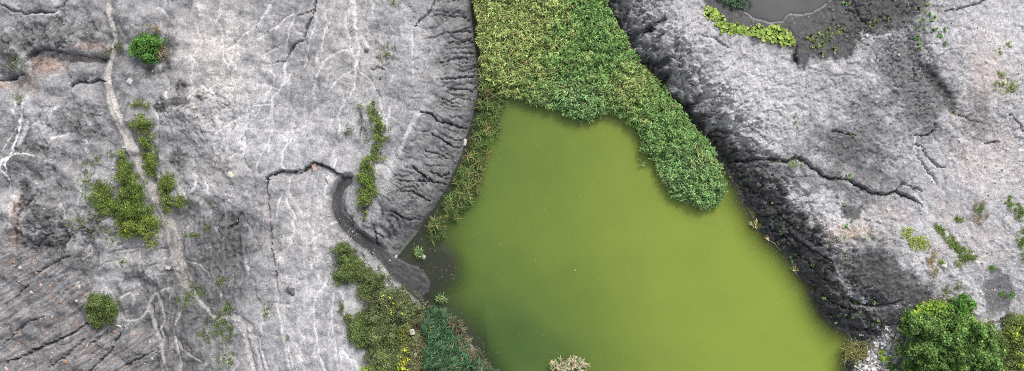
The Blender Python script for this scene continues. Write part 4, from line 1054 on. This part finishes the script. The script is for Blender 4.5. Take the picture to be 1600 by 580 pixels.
# ------------------------------------------------------------------ sparse weeds and grass patches
def weed_patch(name, label, spots, cols, cat='weeds', dens=10, leaf=(.11, .05), h=.12):
    P, K = [], []
    for (px, py, rx, ry) in spots:
        n = max(6, int(dens * rx * ry * .1))
        r = rng.random(n) ** .75 * 1.25; t = rng.random(n) * 6.283
        x = px + rx * r * np.cos(t); y = py + ry * r * np.sin(t)
        k = rng.random(n) < sstep(-.3, .35, fbm(x / 7, y / 7, 2, 401)) * .9 + .06
        P.append(at(x[k], y[k]))
    P = np.concatenate(P); n = len(P); m = 7
    Q = np.repeat(P, m, 0) + np.stack([.07 * rng.standard_normal(n * m), .07 * rng.standard_normal(n * m), .02 + h * rng.random(n * m)], -1)
    v, f = leaf_arrays(Q, np.tile([0, 0, 1.], (n * m, 1)) + .5 * rng.standard_normal((n * m, 3)), rng.random(n * m) * 6.28, leaf[0] * (.6 + .8 * rng.random(n * m)), leaf[1] * (.6 + .8 * rng.random(n * m)))
    o = link(name, mesh_np(name, v, f, False, np.repeat(pick(cols, n * m), 4, 0)), M_LEAF); tag(o, label, cat, kind='stuff'); return o
weed_patch('weeds', 'sparse green weeds among silt threads at lower left', [(302, 455, 16, 12), (292, 470, 14, 12), (345, 505, 16, 14), (350, 520, 16, 16), (355, 480, 12, 10), (345, 440, 8, 8), (320, 525, 10, 12), (352, 560, 14, 14)], G_MID, dens=6)
weed_patch('weeds', 'thin green weeds left of the large olive thicket', [(135, 268, 14, 18), (130, 290, 16, 12), (150, 250, 12, 8), (145, 335, 12, 12), (170, 240, 6, 5)], G_MID, dens=3)
weed_patch('weeds', 'thin green weeds below the large olive thicket', [(150, 360, 20, 10), (175, 375, 14, 10), (190, 410, 10, 12)], G_MID, dens=3)
weed_patch('weeds', 'brown-olive weeds on shale left of the thicket', [(115, 350, 13, 8), (128, 345, 5, 5)], G_BROWN + G_OLIVE, dens=6)
weed_patch('weeds', 'olive weeds in the hollow at the far left edge', [(28, 152, 8, 10), (22, 100, 12, 12)], G_DUSTY, dens=5)
weed_patch('weeds', 'thin weeds at the top edge above the ash runnels', [(612, 3, 12, 6), (605, 85, 14, 12)], G_DUSTY, dens=4)
weed_patch('weeds', 'green sprigs right of stream bed below the bush row', [(300, 368, 10, 4), (325, 355, 5, 3), (326, 314, 4, 3)], G_MID, dens=9)
weed_patch('weeds', 'sparse sprigs beside the rusty streak at lower left', [(420, 485, 8, 14), (450, 528, 3, 4)], G_DUSTY, dens=6)
weed_patch('grass_strip', 'narrow green grass strip in gully at right', [(1464, 354, 5, 5), (1470, 360, 5, 5), (1478, 368, 5, 5), (1486, 376, 6, 6), (1493, 384, 6, 6), (1500, 391, 8, 7), (1508, 398, 9, 7), (1516, 403, 9, 5)], [(.10, .15, .04, 3), (.14, .18, .06, 3), (.07, .10, .03, 2)], 'grass', dens=34, leaf=(.12, .03), h=.08)
weed_patch('grass_patch', 'dry brown grass patch with green centre at right', [(1532, 335, 12, 14), (1530, 318, 8, 8)], G_BROWN, 'grass', dens=12, leaf=(.12, .025))
weed_patch('grass_patch', 'green sprigs in centre of the dry brown patch', [(1531, 329, 6, 5)], G_BRIGHT, 'grass', dens=18, leaf=(.10, .05))
weed_patch('weeds', 'yellow-green leafy weeds right of the dark hollow', [(1436, 381, 13, 10), (1418, 363, 8, 8), (1425, 372, 6, 6)], [(.22, .25, .07, 3), (.15, .19, .05, 2)], dens=16, leaf=(.10, .07))
weed_patch('grass_patch', 'dry straw grass streak beside the white boulder', [(1455, 405, 6, 18), (1460, 425, 5, 8)], G_BROWN + [(.3, .25, .16, 3)], 'grass', dens=16, leaf=(.13, .03))
weed_patch('weeds', 'green weeds scattered along the far right edge', [(1577, 314, 5, 8), (1585, 325, 8, 6), (1594, 335, 8, 8), (1598, 375, 8, 14), (1600, 400, 5, 6)], G_MID + [(.1, .17, .03, 4)], dens=14)
weed_patch('weeds', 'olive weeds on rusty ground at upper right edge', [(1570, 135, 16, 9), (1566, 115, 6, 6), (1574, 72, 5, 4), (1558, 80, 5, 5)], G_OLIVE + [(.16, .2, .04, 3)], dens=9)
weed_patch('grass_patch', 'dry straw grass on the pale bank above hollow', [(1332, 362, 32, 9), (1310, 375, 20, 8)], G_BROWN + [(.34, .29, .2, 5)], 'grass', dens=4, leaf=(.12, .025))
weed_patch('grass_patch', 'small olive tufts left and right of white boulder', [(1497, 412, 6, 5), (1470, 410, 4, 4), (1498, 342, 6, 4)], G_OLIVE, 'grass', dens=16)
weed_patch('weeds', 'green sprig beside the damp puddle patch', [(1550, 420, 4, 4), (1567, 460, 4, 4), (1582, 462, 4, 4)], G_BRIGHT, dens=22)
weed_patch('weeds', 'sparse pale weeds below the thin runnel at right', [(1498, 447, 6, 8), (1478, 452, 6, 8)], G_DUSTY, dens=8)

# small round-leaved plants, each an individual
def disc_leaf(n=7):
    an = np.arange(n) * 2 * np.pi / n
    return np.stack([np.cos(an), np.sin(an), .12 * np.cos(2 * an)], -1)
def plant_mesh(seed, cols, nl=10, size=.11, spread=.26):
    r = np.random.default_rng(seed); d = disc_leaf(); vs_, fs_, cs_ = [], [], []
    for i in range(nl):
        a = r.random() * 6.28; rr = spread * math.sqrt(r.random()); sz = size * (.6 + .7 * r.random())
        tilt = .35 * r.standard_normal(2)
        p = d * sz; p[:, 2] += p[:, 0] * tilt[0] + p[:, 1] * tilt[1]
        p += np.array([rr * math.cos(a), rr * math.sin(a), .05 + .10 * r.random()])
        k = len(vs_) * 7
        vs_.append(p); fs_.append([k + j for j in range(7)])
        c = np.array(cols[r.integers(len(cols))][:3]) * (.8 + .4 * r.random()); cs_.append(np.tile(c, (7, 1)))
    # stalk to the soil
    k = len(vs_) * 7
    vs_.append(np.array([[.02, 0, -.06], [-.02, .01, -.06], [0, -.02, -.06], [.01, 0, .08], [-.01, .01, .08], [0, -.01, .08], [0, 0, .09]])); cs_.append(np.tile([.1, .12, .05], (7, 1)))
    ft = np.array([[k + 6, 7 * j, 7 * j + 3] for j in range(nl)])
    v = np.concatenate(vs_); f7 = np.array(fs_); fq = np.array([[k, k + 1, k + 4, k + 3], [k + 1, k + 2, k + 5, k + 4], [k + 2, k, k + 3, k + 5]])
    return mesh_np('leafy_plant', v, [f7, fq, ft, np.array([[k + 3, k + 4, k + 6], [k + 4, k + 5, k + 6], [k + 5, k + 3, k + 6]])], False, np.concatenate(cs_))
PL_LIME = [plant_mesh(i, [(.38, .52, .11), (.48, .60, .17), (.27, .40, .07)], 11, .12, .30) for i in range(4)]
PL_GREEN = [plant_mesh(20 + i, [(.17, .36, .09), (.28, .48, .15), (.10, .24, .06)], 6, .09, .14) for i in range(4)]
PL_SPARSE = [plant_mesh(40 + i, [(.24, .34, .09), (.36, .37, .14), (.14, .24, .06)], 8, .075, .26) for i in range(4)]
def plants(spots, protos, label, group, sc=1.0):
    for i, (px, py) in enumerate(spots):
        o = link('leafy_plant', protos[i % len(protos)], M_LEAF, loc=vec(px, py)); o.rotation_euler.z = random.random() * 6.28
        s_ = sc * (.8 + .4 * random.random()); o.scale = (s_, s_, s_); tag(o, label, 'plant', group)
strip = [(1106, 18), (1112, 16), (1108, 24), (1118, 20), (1115, 28), (1122, 26), (1127, 33), (1124, 40), (1132, 40), (1129, 47), (1136, 46), (1143, 43), (1141, 50), (1148, 46), (1150, 40), (1155, 49), (1160, 44), (1164, 50), (1170, 46), (1174, 53),
         (1178, 48), (1181, 55), (1184, 44), (1188, 51), (1192, 57), (1194, 47), (1199, 53), (1200, 60), (1204, 47), (1206, 56), (1212, 62), (1211, 52), (1218, 57), (1220, 65), (1217, 49), (1225, 60), (1228, 68), (1224, 47), (1232, 63), (1237, 67), (1233, 57), (1205, 64), (1212, 44)]
plants(strip, PL_LIME, 'lime green round-leaved plant in the strip below the grey pond', 'lime plants below the grey pond')
plants([(1265, 58), (1270, 66), (1276, 60), (1279, 52), (1283, 70), (1290, 56), (1293, 46), (1300, 52), (1306, 44), (1312, 42), (1316, 46), (1269, 75), (1284, 84), (1297, 60), (1275, 73), (1310, 50), (1303, 78), (1290, 66)], PL_SPARSE,
       'small sparse plant on dark mud right of the lime strip', 'sparse plants on the dark mud', .9)
plants([(1319, 6), (1325, 5)], PL_GREEN, 'small green plant on dark mud beside the grey pond top', 'plants by the grey pond')
plants([(1361, 40), (1369, 35), (1384, 30)], PL_SPARSE, 'small plant in the middle of cracked dark mud', 'plants on cracked mud', .8)
plants([(1438, 12), (1447, 18), (1450, 7), (1452, 22), (1460, 27), (1438, 32), (1442, 30), (1430, 45), (1435, 58), (1437, 67), (1437, 75), (1430, 60), (1443, 45)], PL_GREEN, 'small green plant on the edge of dark mud at upper right', 'plants along the dark mud edge', .85)
plants([(1457, 47), (1463, 46), (1468, 55), (1475, 47), (1477, 68), (1470, 57), (1455, 33)], PL_GREEN, 'small bright plant on pale ground right of the dark mud', 'plants on pale ground at upper right', .95)
plants([(1205, 318), (1222, 337), (1213, 343), (1222, 357), (1217, 363), (1217, 380), (1225, 387), (1235, 402), (1231, 398), (1238, 408), (1247, 396), (1252, 401), (1266, 413), (1268, 417), (1287, 467), (1309, 492), (1308, 505), (1322, 493), (1330, 495), (1363, 507), (1368, 505), (1373, 500), (1381, 507), (1343, 488), (1335, 470)], PL_GREEN,
       'small green leafy plant on the dark lower right bank', 'plants on the dark right bank', .8)
plants([(1062, 157), (1130, 231), (1141, 277), (1173, 281), (1155, 262), (1062, 150)], PL_GREEN, 'small green plant on dark bank beside the reed bed', 'plants on bank by the reeds', .7)
plants([(1318, 322), (1332, 345), (1322, 353), (1351, 374), (1323, 400), (1320, 410), (1365, 473), (1335, 472)], PL_GREEN, 'small green plant on the pale right bank near hollow', 'plants near the hollow', .75)
plants([(1241, 184), (1243, 192), (1246, 200), (1330, 212), (1334, 214), (1312, 231), (1218, 252)], PL_GREEN, 'tiny green plant on crumpled pale shale at right', 'plants on the crumpled shale', .6)
plants([(1323, 275), (1328, 274), (1326, 278)], PL_GREEN, 'green plant in the long crack across the right bank', 'plants in the long crack', .8)
plants([(1489, 177), (1562, 84), (1566, 118)], PL_SPARSE, 'small plant near the dark furrow at right', 'plants near the furrow', .7)

# ------------------------------------------------------------------ stones
def hull_mesh(name, pts):
    bm = bmesh.new()
    for p in pts: bm.verts.new(p)
    bmesh.ops.convex_hull(bm, input=bm.verts[:])
    loose = [v for v in bm.verts if not v.link_faces]
    bmesh.ops.delete(bm, geom=loose, context='VERTS')
    me = bpy.data.meshes.new(name); bm.to_mesh(me); bm.free(); return me
def rock_pts(r, n=16, flat=.6, boxy=False):
    if boxy:
        p = np.array([[sx, sy, sz] for sx in (-1, 1) for sy in (-1, 1) for sz in (-1, 1)], float) * (1 - .42 * r.random((8, 3)))
        p = np.concatenate([p, p * .96 + .06 * r.standard_normal((8, 3))])
    else:
        p = r.standard_normal((n, 3)); p /= np.linalg.norm(p, axis=1, keepdims=True); p *= .85 + .25 * r.random((n, 1))
    p[:, 2] *= flat; return p
RK = {}
def rock(px, py, sx, sy, mat, label, boxy=False, rz=None, cat='rock', name='rock', group=None, seed=None, floor=-9):
    seed = random.randrange(9999) if seed is None else seed
    r = np.random.default_rng(seed)
    p = rock_pts(r, 18, .55, boxy)
    me = hull_mesh(name, p * np.array([sx * S / 2, sy * S / 2, min(sx, sy) * S / 2]))
    o = link(name, me, mat); q = at(px, py, 0, floor)
    o.location = (q[0], q[1], q[2] + min(sx, sy) * S * .5 * .30); o.rotation_euler.z = random.random() * 3 if rz is None else rz
    tag(o, label, cat, group); return o
D = math.radians
rock(204, 127, 9, 9, M_CHALK, 'pale angular rock beside the upper stream bed', True)
rock(361, 273, 14, 10, M_PALE, 'pale boulder alone on grey ash left of centre', False, -.2)
rock(194, 230, 6, 5, M_CHALK, 'white stone at the top tip of large thicket')
rock(222, 213, 5, 4, M_CHALK, 'white stone between second and third row bushes')
rock(303, 168, 7, 6, M_PALE, 'pale stone beside the dark lumps')
rock(358, 313, 7, 5, M_PALE, 'pale stone on ash right of small olive bush', False, -1)
rock(257, 404, 8, 4, M_CHALK, 'upper white slab on grey mound by stream bed', True, .1)
rock(263, 418, 9, 6, M_CHALK, 'lower white slab on grey mound by stream bed', True, -.1)
rock(212, 363, 6, 5, M_CHALK, 'white stone at the foot of the large thicket')
rock(216, 381, 5, 4, M_CHALK, 'small white stone just below the large thicket')
rock(215, 460, 5, 5, M_CHALK, 'small white stone beside grey silt threads')
rock(425, 277, 10, 5, M_CHALK, 'white slab at the left end of ledge crack', True, D(40), 'slab', 'stone_slab')
rock(471, 267, 10, 7, M_PALE, 'pale block under the middle of ledge crack', True, D(15), 'slab', 'stone_slab')
rock(492, 262, 9, 12, M_PINK, 'buff broken slab at the peak of ledge crack', True, D(20), 'slab', 'stone_slab')
rock(515, 281, 9, 16, M_CHALK, 'largest pale slab inside the ledge hollow', True, D(35), 'slab', 'stone_slab')
rock(482, 264, 5, 4, M_PINK, 'small buff stone left of the broken slab')
rock(727, 223, 5, 12, M_PALE, 'cream upright slab on shore beside reed strip', True, D(-8), 'slab', 'stone_slab', floor=.02)
rock(662, 402, 8, 8, M_CHALK, 'white stone standing in dark water by reed tuft', floor=-.02)
rock(619, 401, 6, 6, M_PALE, 'grey stone at the tip of the left ridge')
rock(609, 407, 3, 3, M_CHALK, 'tiny white stone above mud flow at ridge tip')
rock(535, 396, 6, 9, M_PINK, 'pinkish stone in the bush left of mud flow')
rock(513, 410, 6, 5, M_CHALK, 'white stone left of the pinkish stone bush')
rock(532, 438, 9, 7, M_CHALK, 'white stone on lower edge of gravel bush')
rock(626, 455, 8, 6, M_CHALK, 'white stone between mud fan and olive thicket')
rock(605, 446, 7, 5, M_CHALK, 'white stone left of mud fan beside smaller one')
rock(614, 447, 5, 5, M_CHALK, 'smaller white stone left of mud fan')
rock(600, 433, 6, 5, M_CHALK, 'white stone at the left edge of mud flow')
rock(646, 516, 9, 9, M_CHALK, 'white square plate lying in the olive thicket', True, .2, 'slab', 'stone_slab').location.z += .75
rock(651, 552, 6, 7, M_CHALK, 'white stone in brown scrub by blue-green reeds').location.z += .6
rock(557, 517, 5, 5, M_CHALK, 'small white stone in the dark green left bush').location.z += .6
rock(454, 455, 14, 18, M_DARK, 'dark shale boulder on pale ash at lower left', False, .2)
rock(573, 79, 9, 8, M_DARK, 'dark stone beside the pale ash runnel')
rock(450, 479, 7, 6, M_CHALK, 'white stone below the dark shale boulder')
rock(655, 124, 5, 5, M_PINK, 'pinkish stone alone at the foot of ridge')
rock(594, 122, 6, 5, M_DARK, 'grey stone under the short crack left of ridge')
rock(463, 551, 5, 6, M_PINK, 'pinkish stone near the bottom on pale ash')
rock(1387, 327, 7, 8, M_CHALK, 'white angular block on pale ground at right', True, .6)
rock(1474, 416, 11, 11, M_CHALK, 'white round boulder below grass strip at right')
rock(1368, 306, 6, 5, M_PINK, 'pinkish stone under the long right crack')
rock(1400, 307, 6, 5, M_PINK, 'pinkish stone where the long right crack forks')
rock(1387, 378, 4, 4, M_PINK, 'small pink stone on rim of the dark hollow')
rock(1566, 129, 13, 7, M_PALE, 'pale flat stone above olive weeds at right edge', True, .3)
rock(1541, 96, 6, 6, M_CHALK, 'white stone on rusty ground at upper right')
rock(1404, 86, 4, 4, M_CHALK, 'tiny white stone in the grey wet flat')
rock(1386, 511, 9, 3, M_CHALK, 'white stick-like stone on dark bank above rubble', True, .1)
rock(1346, 523, 9, 3, M_CHALK, 'white stick-like stone on dark bank near water', True, .05)
rock(1402, 478, 4, 4, M_PALE, 'small grey stone on dark bank under hollow') 
# rust-coloured stones on the lower left slope
rs = [(103, 565, 8, 5), (116, 538, 6, 5), (136, 540, 4, 9), (32, 418, 6, 5), (22, 410, 9, 4), (57, 427, 5, 4), (64, 445, 5, 4), (50, 457, 7, 6), (78, 447, 5, 4), (110, 450, 4, 3), (82, 495, 5, 8), (187, 510, 5, 10), (180, 518, 5, 5), (165, 550, 6, 5), (235, 534, 5, 4), (238, 560, 4, 4), (95, 545, 4, 4), (12, 560, 5, 3), (10, 576, 8, 4), (38, 568, 4, 4), (88, 465, 4, 5), (96, 472, 4, 4), (67, 515, 5, 3), (30, 440, 4, 3), (45, 480, 4, 3), (155, 538, 4, 4), (205, 525, 4, 4), (120, 470, 4, 4), (15, 398, 5, 4), (100, 480, 4, 4)]
for i, (x, y, a, b) in enumerate(rs):
    rock(x, y, a, b, (M_RUST, M_RUST, M_PINK, M_PALE)[i % 4], 'small rust or buff stone on the lower left bedded slope', i % 3 == 0, None, 'stone', 'stone', 'rust stones on the lower left slope')
# white rubble in the lower right corner
RUB = [(1328, 600), (1332, 578), (1345, 562), (1362, 545), (1368, 530), (1385, 515), (1404, 512), (1410, 528), (1402, 560), (1398, 600)]
protos = [hull_mesh('rubble_stone', rock_pts(np.random.default_rng(500 + i), 14, .7, i % 3 == 0)) for i in range(9)]
for me in protos: me.materials.append((M_WHITE, M_PALE, M_WHITE)[protos.index(me) % 3])
x, y, d = scatter(RUB, 60)
k = rng.permutation(len(x))[:290]; Q = at(x[k], y[k])
for i, q in enumerate(Q):
    o = link('rubble_stone', protos[i % 9]); s_ = .06 + .11 * random.random() ** 2
    o.location = (q[0], q[1], q[2] + s_ * .4); o.scale = (s_ * (.8 + .5 * random.random()), s_, s_ * .8); o.rotation_euler = (random.random() * .4, random.random() * .4, random.random() * 6.28)
    tag(o, 'white stone in rubble heap beside the corner shrub', 'stone', 'white rubble beside the corner shrub')
# sticks
def stick(p0, p1, label, r=.035, floor=.03):
    a = at(*p0, 0, floor); b = at(*p1, 0, floor); a[2] += r; b[2] += r
    o0 = a.copy(); pts = [a + (b - a) * t + np.array([.05 * math.sin(t * 5), .06 * math.sin(t * 4 + 1), 0]) - o0 for t in (0, .25, .5, .75, 1)]
    segs = [(pts[i], pts[i + 1], r * (1 - .15 * i), r * (1 - .15 * (i + 1))) for i in range(4)]
    segs.append((pts[2], pts[2] + np.array([.18, .12, .02]), r * .5, r * .2))
    o = link('driftwood_stick', branch_mesh('driftwood_stick', segs, 6), M_WOOD, loc=o0.tolist()); tag(o, label, 'stick')
stick((1203, 377), (1221, 391), 'thin straw stick floating along upper right shore')
stick((1236, 423), (1250, 432), 'thin straw stick floating along lower right shore')
stick((1174, 352), (1186, 355), 'short straw stick at right shore by straw tuft')

# ------------------------------------------------------------------ gravel and floating specks
def gravel(name, label, x, y, smin, smax, cols, power=3.0, floor=-9):
    n = len(x); P = at(x, y)
    base = np.array([[1, 0, 0], [-.5, .87, 0], [-.5, -.87, 0], [.35, .5, .62], [-.6, 0, .6], [.3, -.5, .55]])
    sz = (smin + (smax - smin) * rng.random(n) ** power)
    a = rng.random(n) * 6.283
    b = base[None] * (1 + .3 * rng.standard_normal((n, 6, 1))) * sz[:, None, None]
    v = np.stack([b[..., 0] * np.cos(a)[:, None] - b[..., 1] * np.sin(a)[:, None], b[..., 0] * np.sin(a)[:, None] + b[..., 1] * np.cos(a)[:, None], b[..., 2]], -1)
    v[..., 2] -= .1 * sz[:, None]
    v = (v + P[:, None, :]).reshape(-1, 3)
    i = np.arange(n)[:, None] * 6
    f = np.concatenate([i + np.array([t]) for t in ([3, 4, 5], [0, 1, 3], [1, 4, 3], [1, 2, 4], [2, 5, 4], [2, 0, 5], [0, 3, 5])])
    o = link(name, mesh_np(name, v, f, False, np.repeat(pick(cols, n, .15) / 2.35 * 1.15, 6, 0)), M_GRAVEL); tag(o, label, 'gravel', kind='stuff')
GC = [(.34, .33, .32, 5), (.44, .43, .41, 2), (.32, .26, .22, 1.2), (.08, .08, .085, 5), (.20, .195, .195, 4)]
n = 5000
x = rng.uniform(-20, 735, n); y = rng.uniform(-20, 600, n); k = (sdf(POND, x, y) > 6) & (rng.random(n) < .35 + .65 * sstep(-.3, .4, fbm(x / 40, y / 40, 3, 501))) & (seg_dist(CHANNEL, x, y)[0] > 22) & (seg_dist(TRACK, x, y)[0] > 8)
gravel('gravel', 'loose pale and dark gravel strewn over the left ground', x[k], y[k], .014, .08, GC, 4.0)
n = 4500
x = rng.uniform(960, 1620, n); y = rng.uniform(-20, 600, n); k = (sdf(POND, x, y) > 10) & (sdf(UPPER_POND, x, y) > 5) & (rng.random(n) < .15 + .85 * sstep(1350, 1560, x + .3 * (y - 200)))
gravel('gravel', 'loose pale and buff gravel strewn over the right ground', x[k], y[k], .018, .09, GC + [(.36, .24, .18, 2)], 3.5)
xs, ys = [], []
for cx0, cy0, rx, ry, n in [(516, 330, 8, 22, 60), (522, 350, 10, 10, 70), (535, 372, 12, 8, 90), (512, 415, 8, 20, 90), (515, 440, 8, 10, 50), (575, 400, 10, 10, 80), (590, 425, 8, 10, 60), (565, 410, 10, 6, 50), (598, 250, 8, 10, 60), (548, 330, 8, 22, 80), (580, 210, 8, 20, 60), (575, 232, 10, 8, 60), (550, 365, 10, 6, 50), (165, 265, 12, 16, 80), (215, 180, 12, 8, 50), (570, 510, 5, 9, 40), (248, 240, 6, 20, 40), (175, 290, 6, 5, 30), (1410, 330, 40, 30, 80), (1380, 520, 25, 12, 60), (1545, 470, 14, 30, 60), (425, 420, 8, 90, 90), (20, 370, 16, 40, 60)]:
    n = int(n * .55); xs.append(cx0 + rx * rng.standard_normal(n) * .6); ys.append(cy0 + ry * rng.standard_normal(n) * .6)
gravel('white_gravel', 'pale gravel patches around bushes, mud channel and rubble', np.concatenate(xs), np.concatenate(ys), .018, .10, [(.40, .44, .41, 4), (.36, .35, .33, 3), (.36, .30, .26, 1)], 3.2)
# rust chips
n = 160; x = rng.uniform(-10, 250, n); y = rng.uniform(390, 585, n); k = inside(SLOPE_POLY, x, y) & (rng.random(n) < sstep(300, 60, x) + .1)
gravel('rust_gravel', 'tiny rust and buff chips over the bedded left slope', x[k], y[k], .04, .12, [(.32, .18, .11, 3), (.34, .27, .20, 3), (.38, .35, .32, 2)], 2.5)
# specks on the pond
n = 1500; x = rng.uniform(690, 1320, n); y = rng.uniform(140, 600, n); k = (sdf(POND, x, y) < -12) & (x > 745) & (rng.random(n) < .25 + .75 * sstep(-.2, .5, fbm(x / 45, y / 45, 3, 511)))
x, y = x[k], y[k]; n = len(x)
c = np.stack([(x - 800) * S, (290 - y) * S, np.full(n, .006)], -1); sz = .010 + .030 * rng.random(n) ** 4; a = rng.random(n) * 6.28
an = np.array([0, 1.57, 3.14, 4.71])
v = np.stack([c[:, None, 0] + sz[:, None] * np.cos(an + a[:, None]), c[:, None, 1] + sz[:, None] * np.sin(an + a[:, None]) * .7, np.repeat(c[:, 2:3], 4, 1) + np.array([0, .004, 0, .004])], -1).reshape(-1, 3)
f = np.arange(n * 4).reshape(-1, 4)
o = link('floating_specks', mesh_np('floating_specks', v, f, False, np.repeat(pick([(.26, .28, .11, 3), (.20, .24, .08, 3)], n) * .6, 4, 0)), M_GRAVEL); tag(o, 'tiny pale seed specks floating on the green pond', 'debris', kind='stuff')
o = link('floating_leaf', mesh_np('floating_leaf', *leaf_arrays(np.array([[0, 0, 0.0]]), np.array([[0, 0, 1.0]]), np.array([.6]), np.array([.24]), np.array([.12])), False, np.tile([.5, .48, .2], (4, 1))), M_LEAF, loc=((898.5 - 800) * S, (290 - 422) * S, .015))
tag(o, 'single pale leaf floating in the middle of the pond', 'leaf')
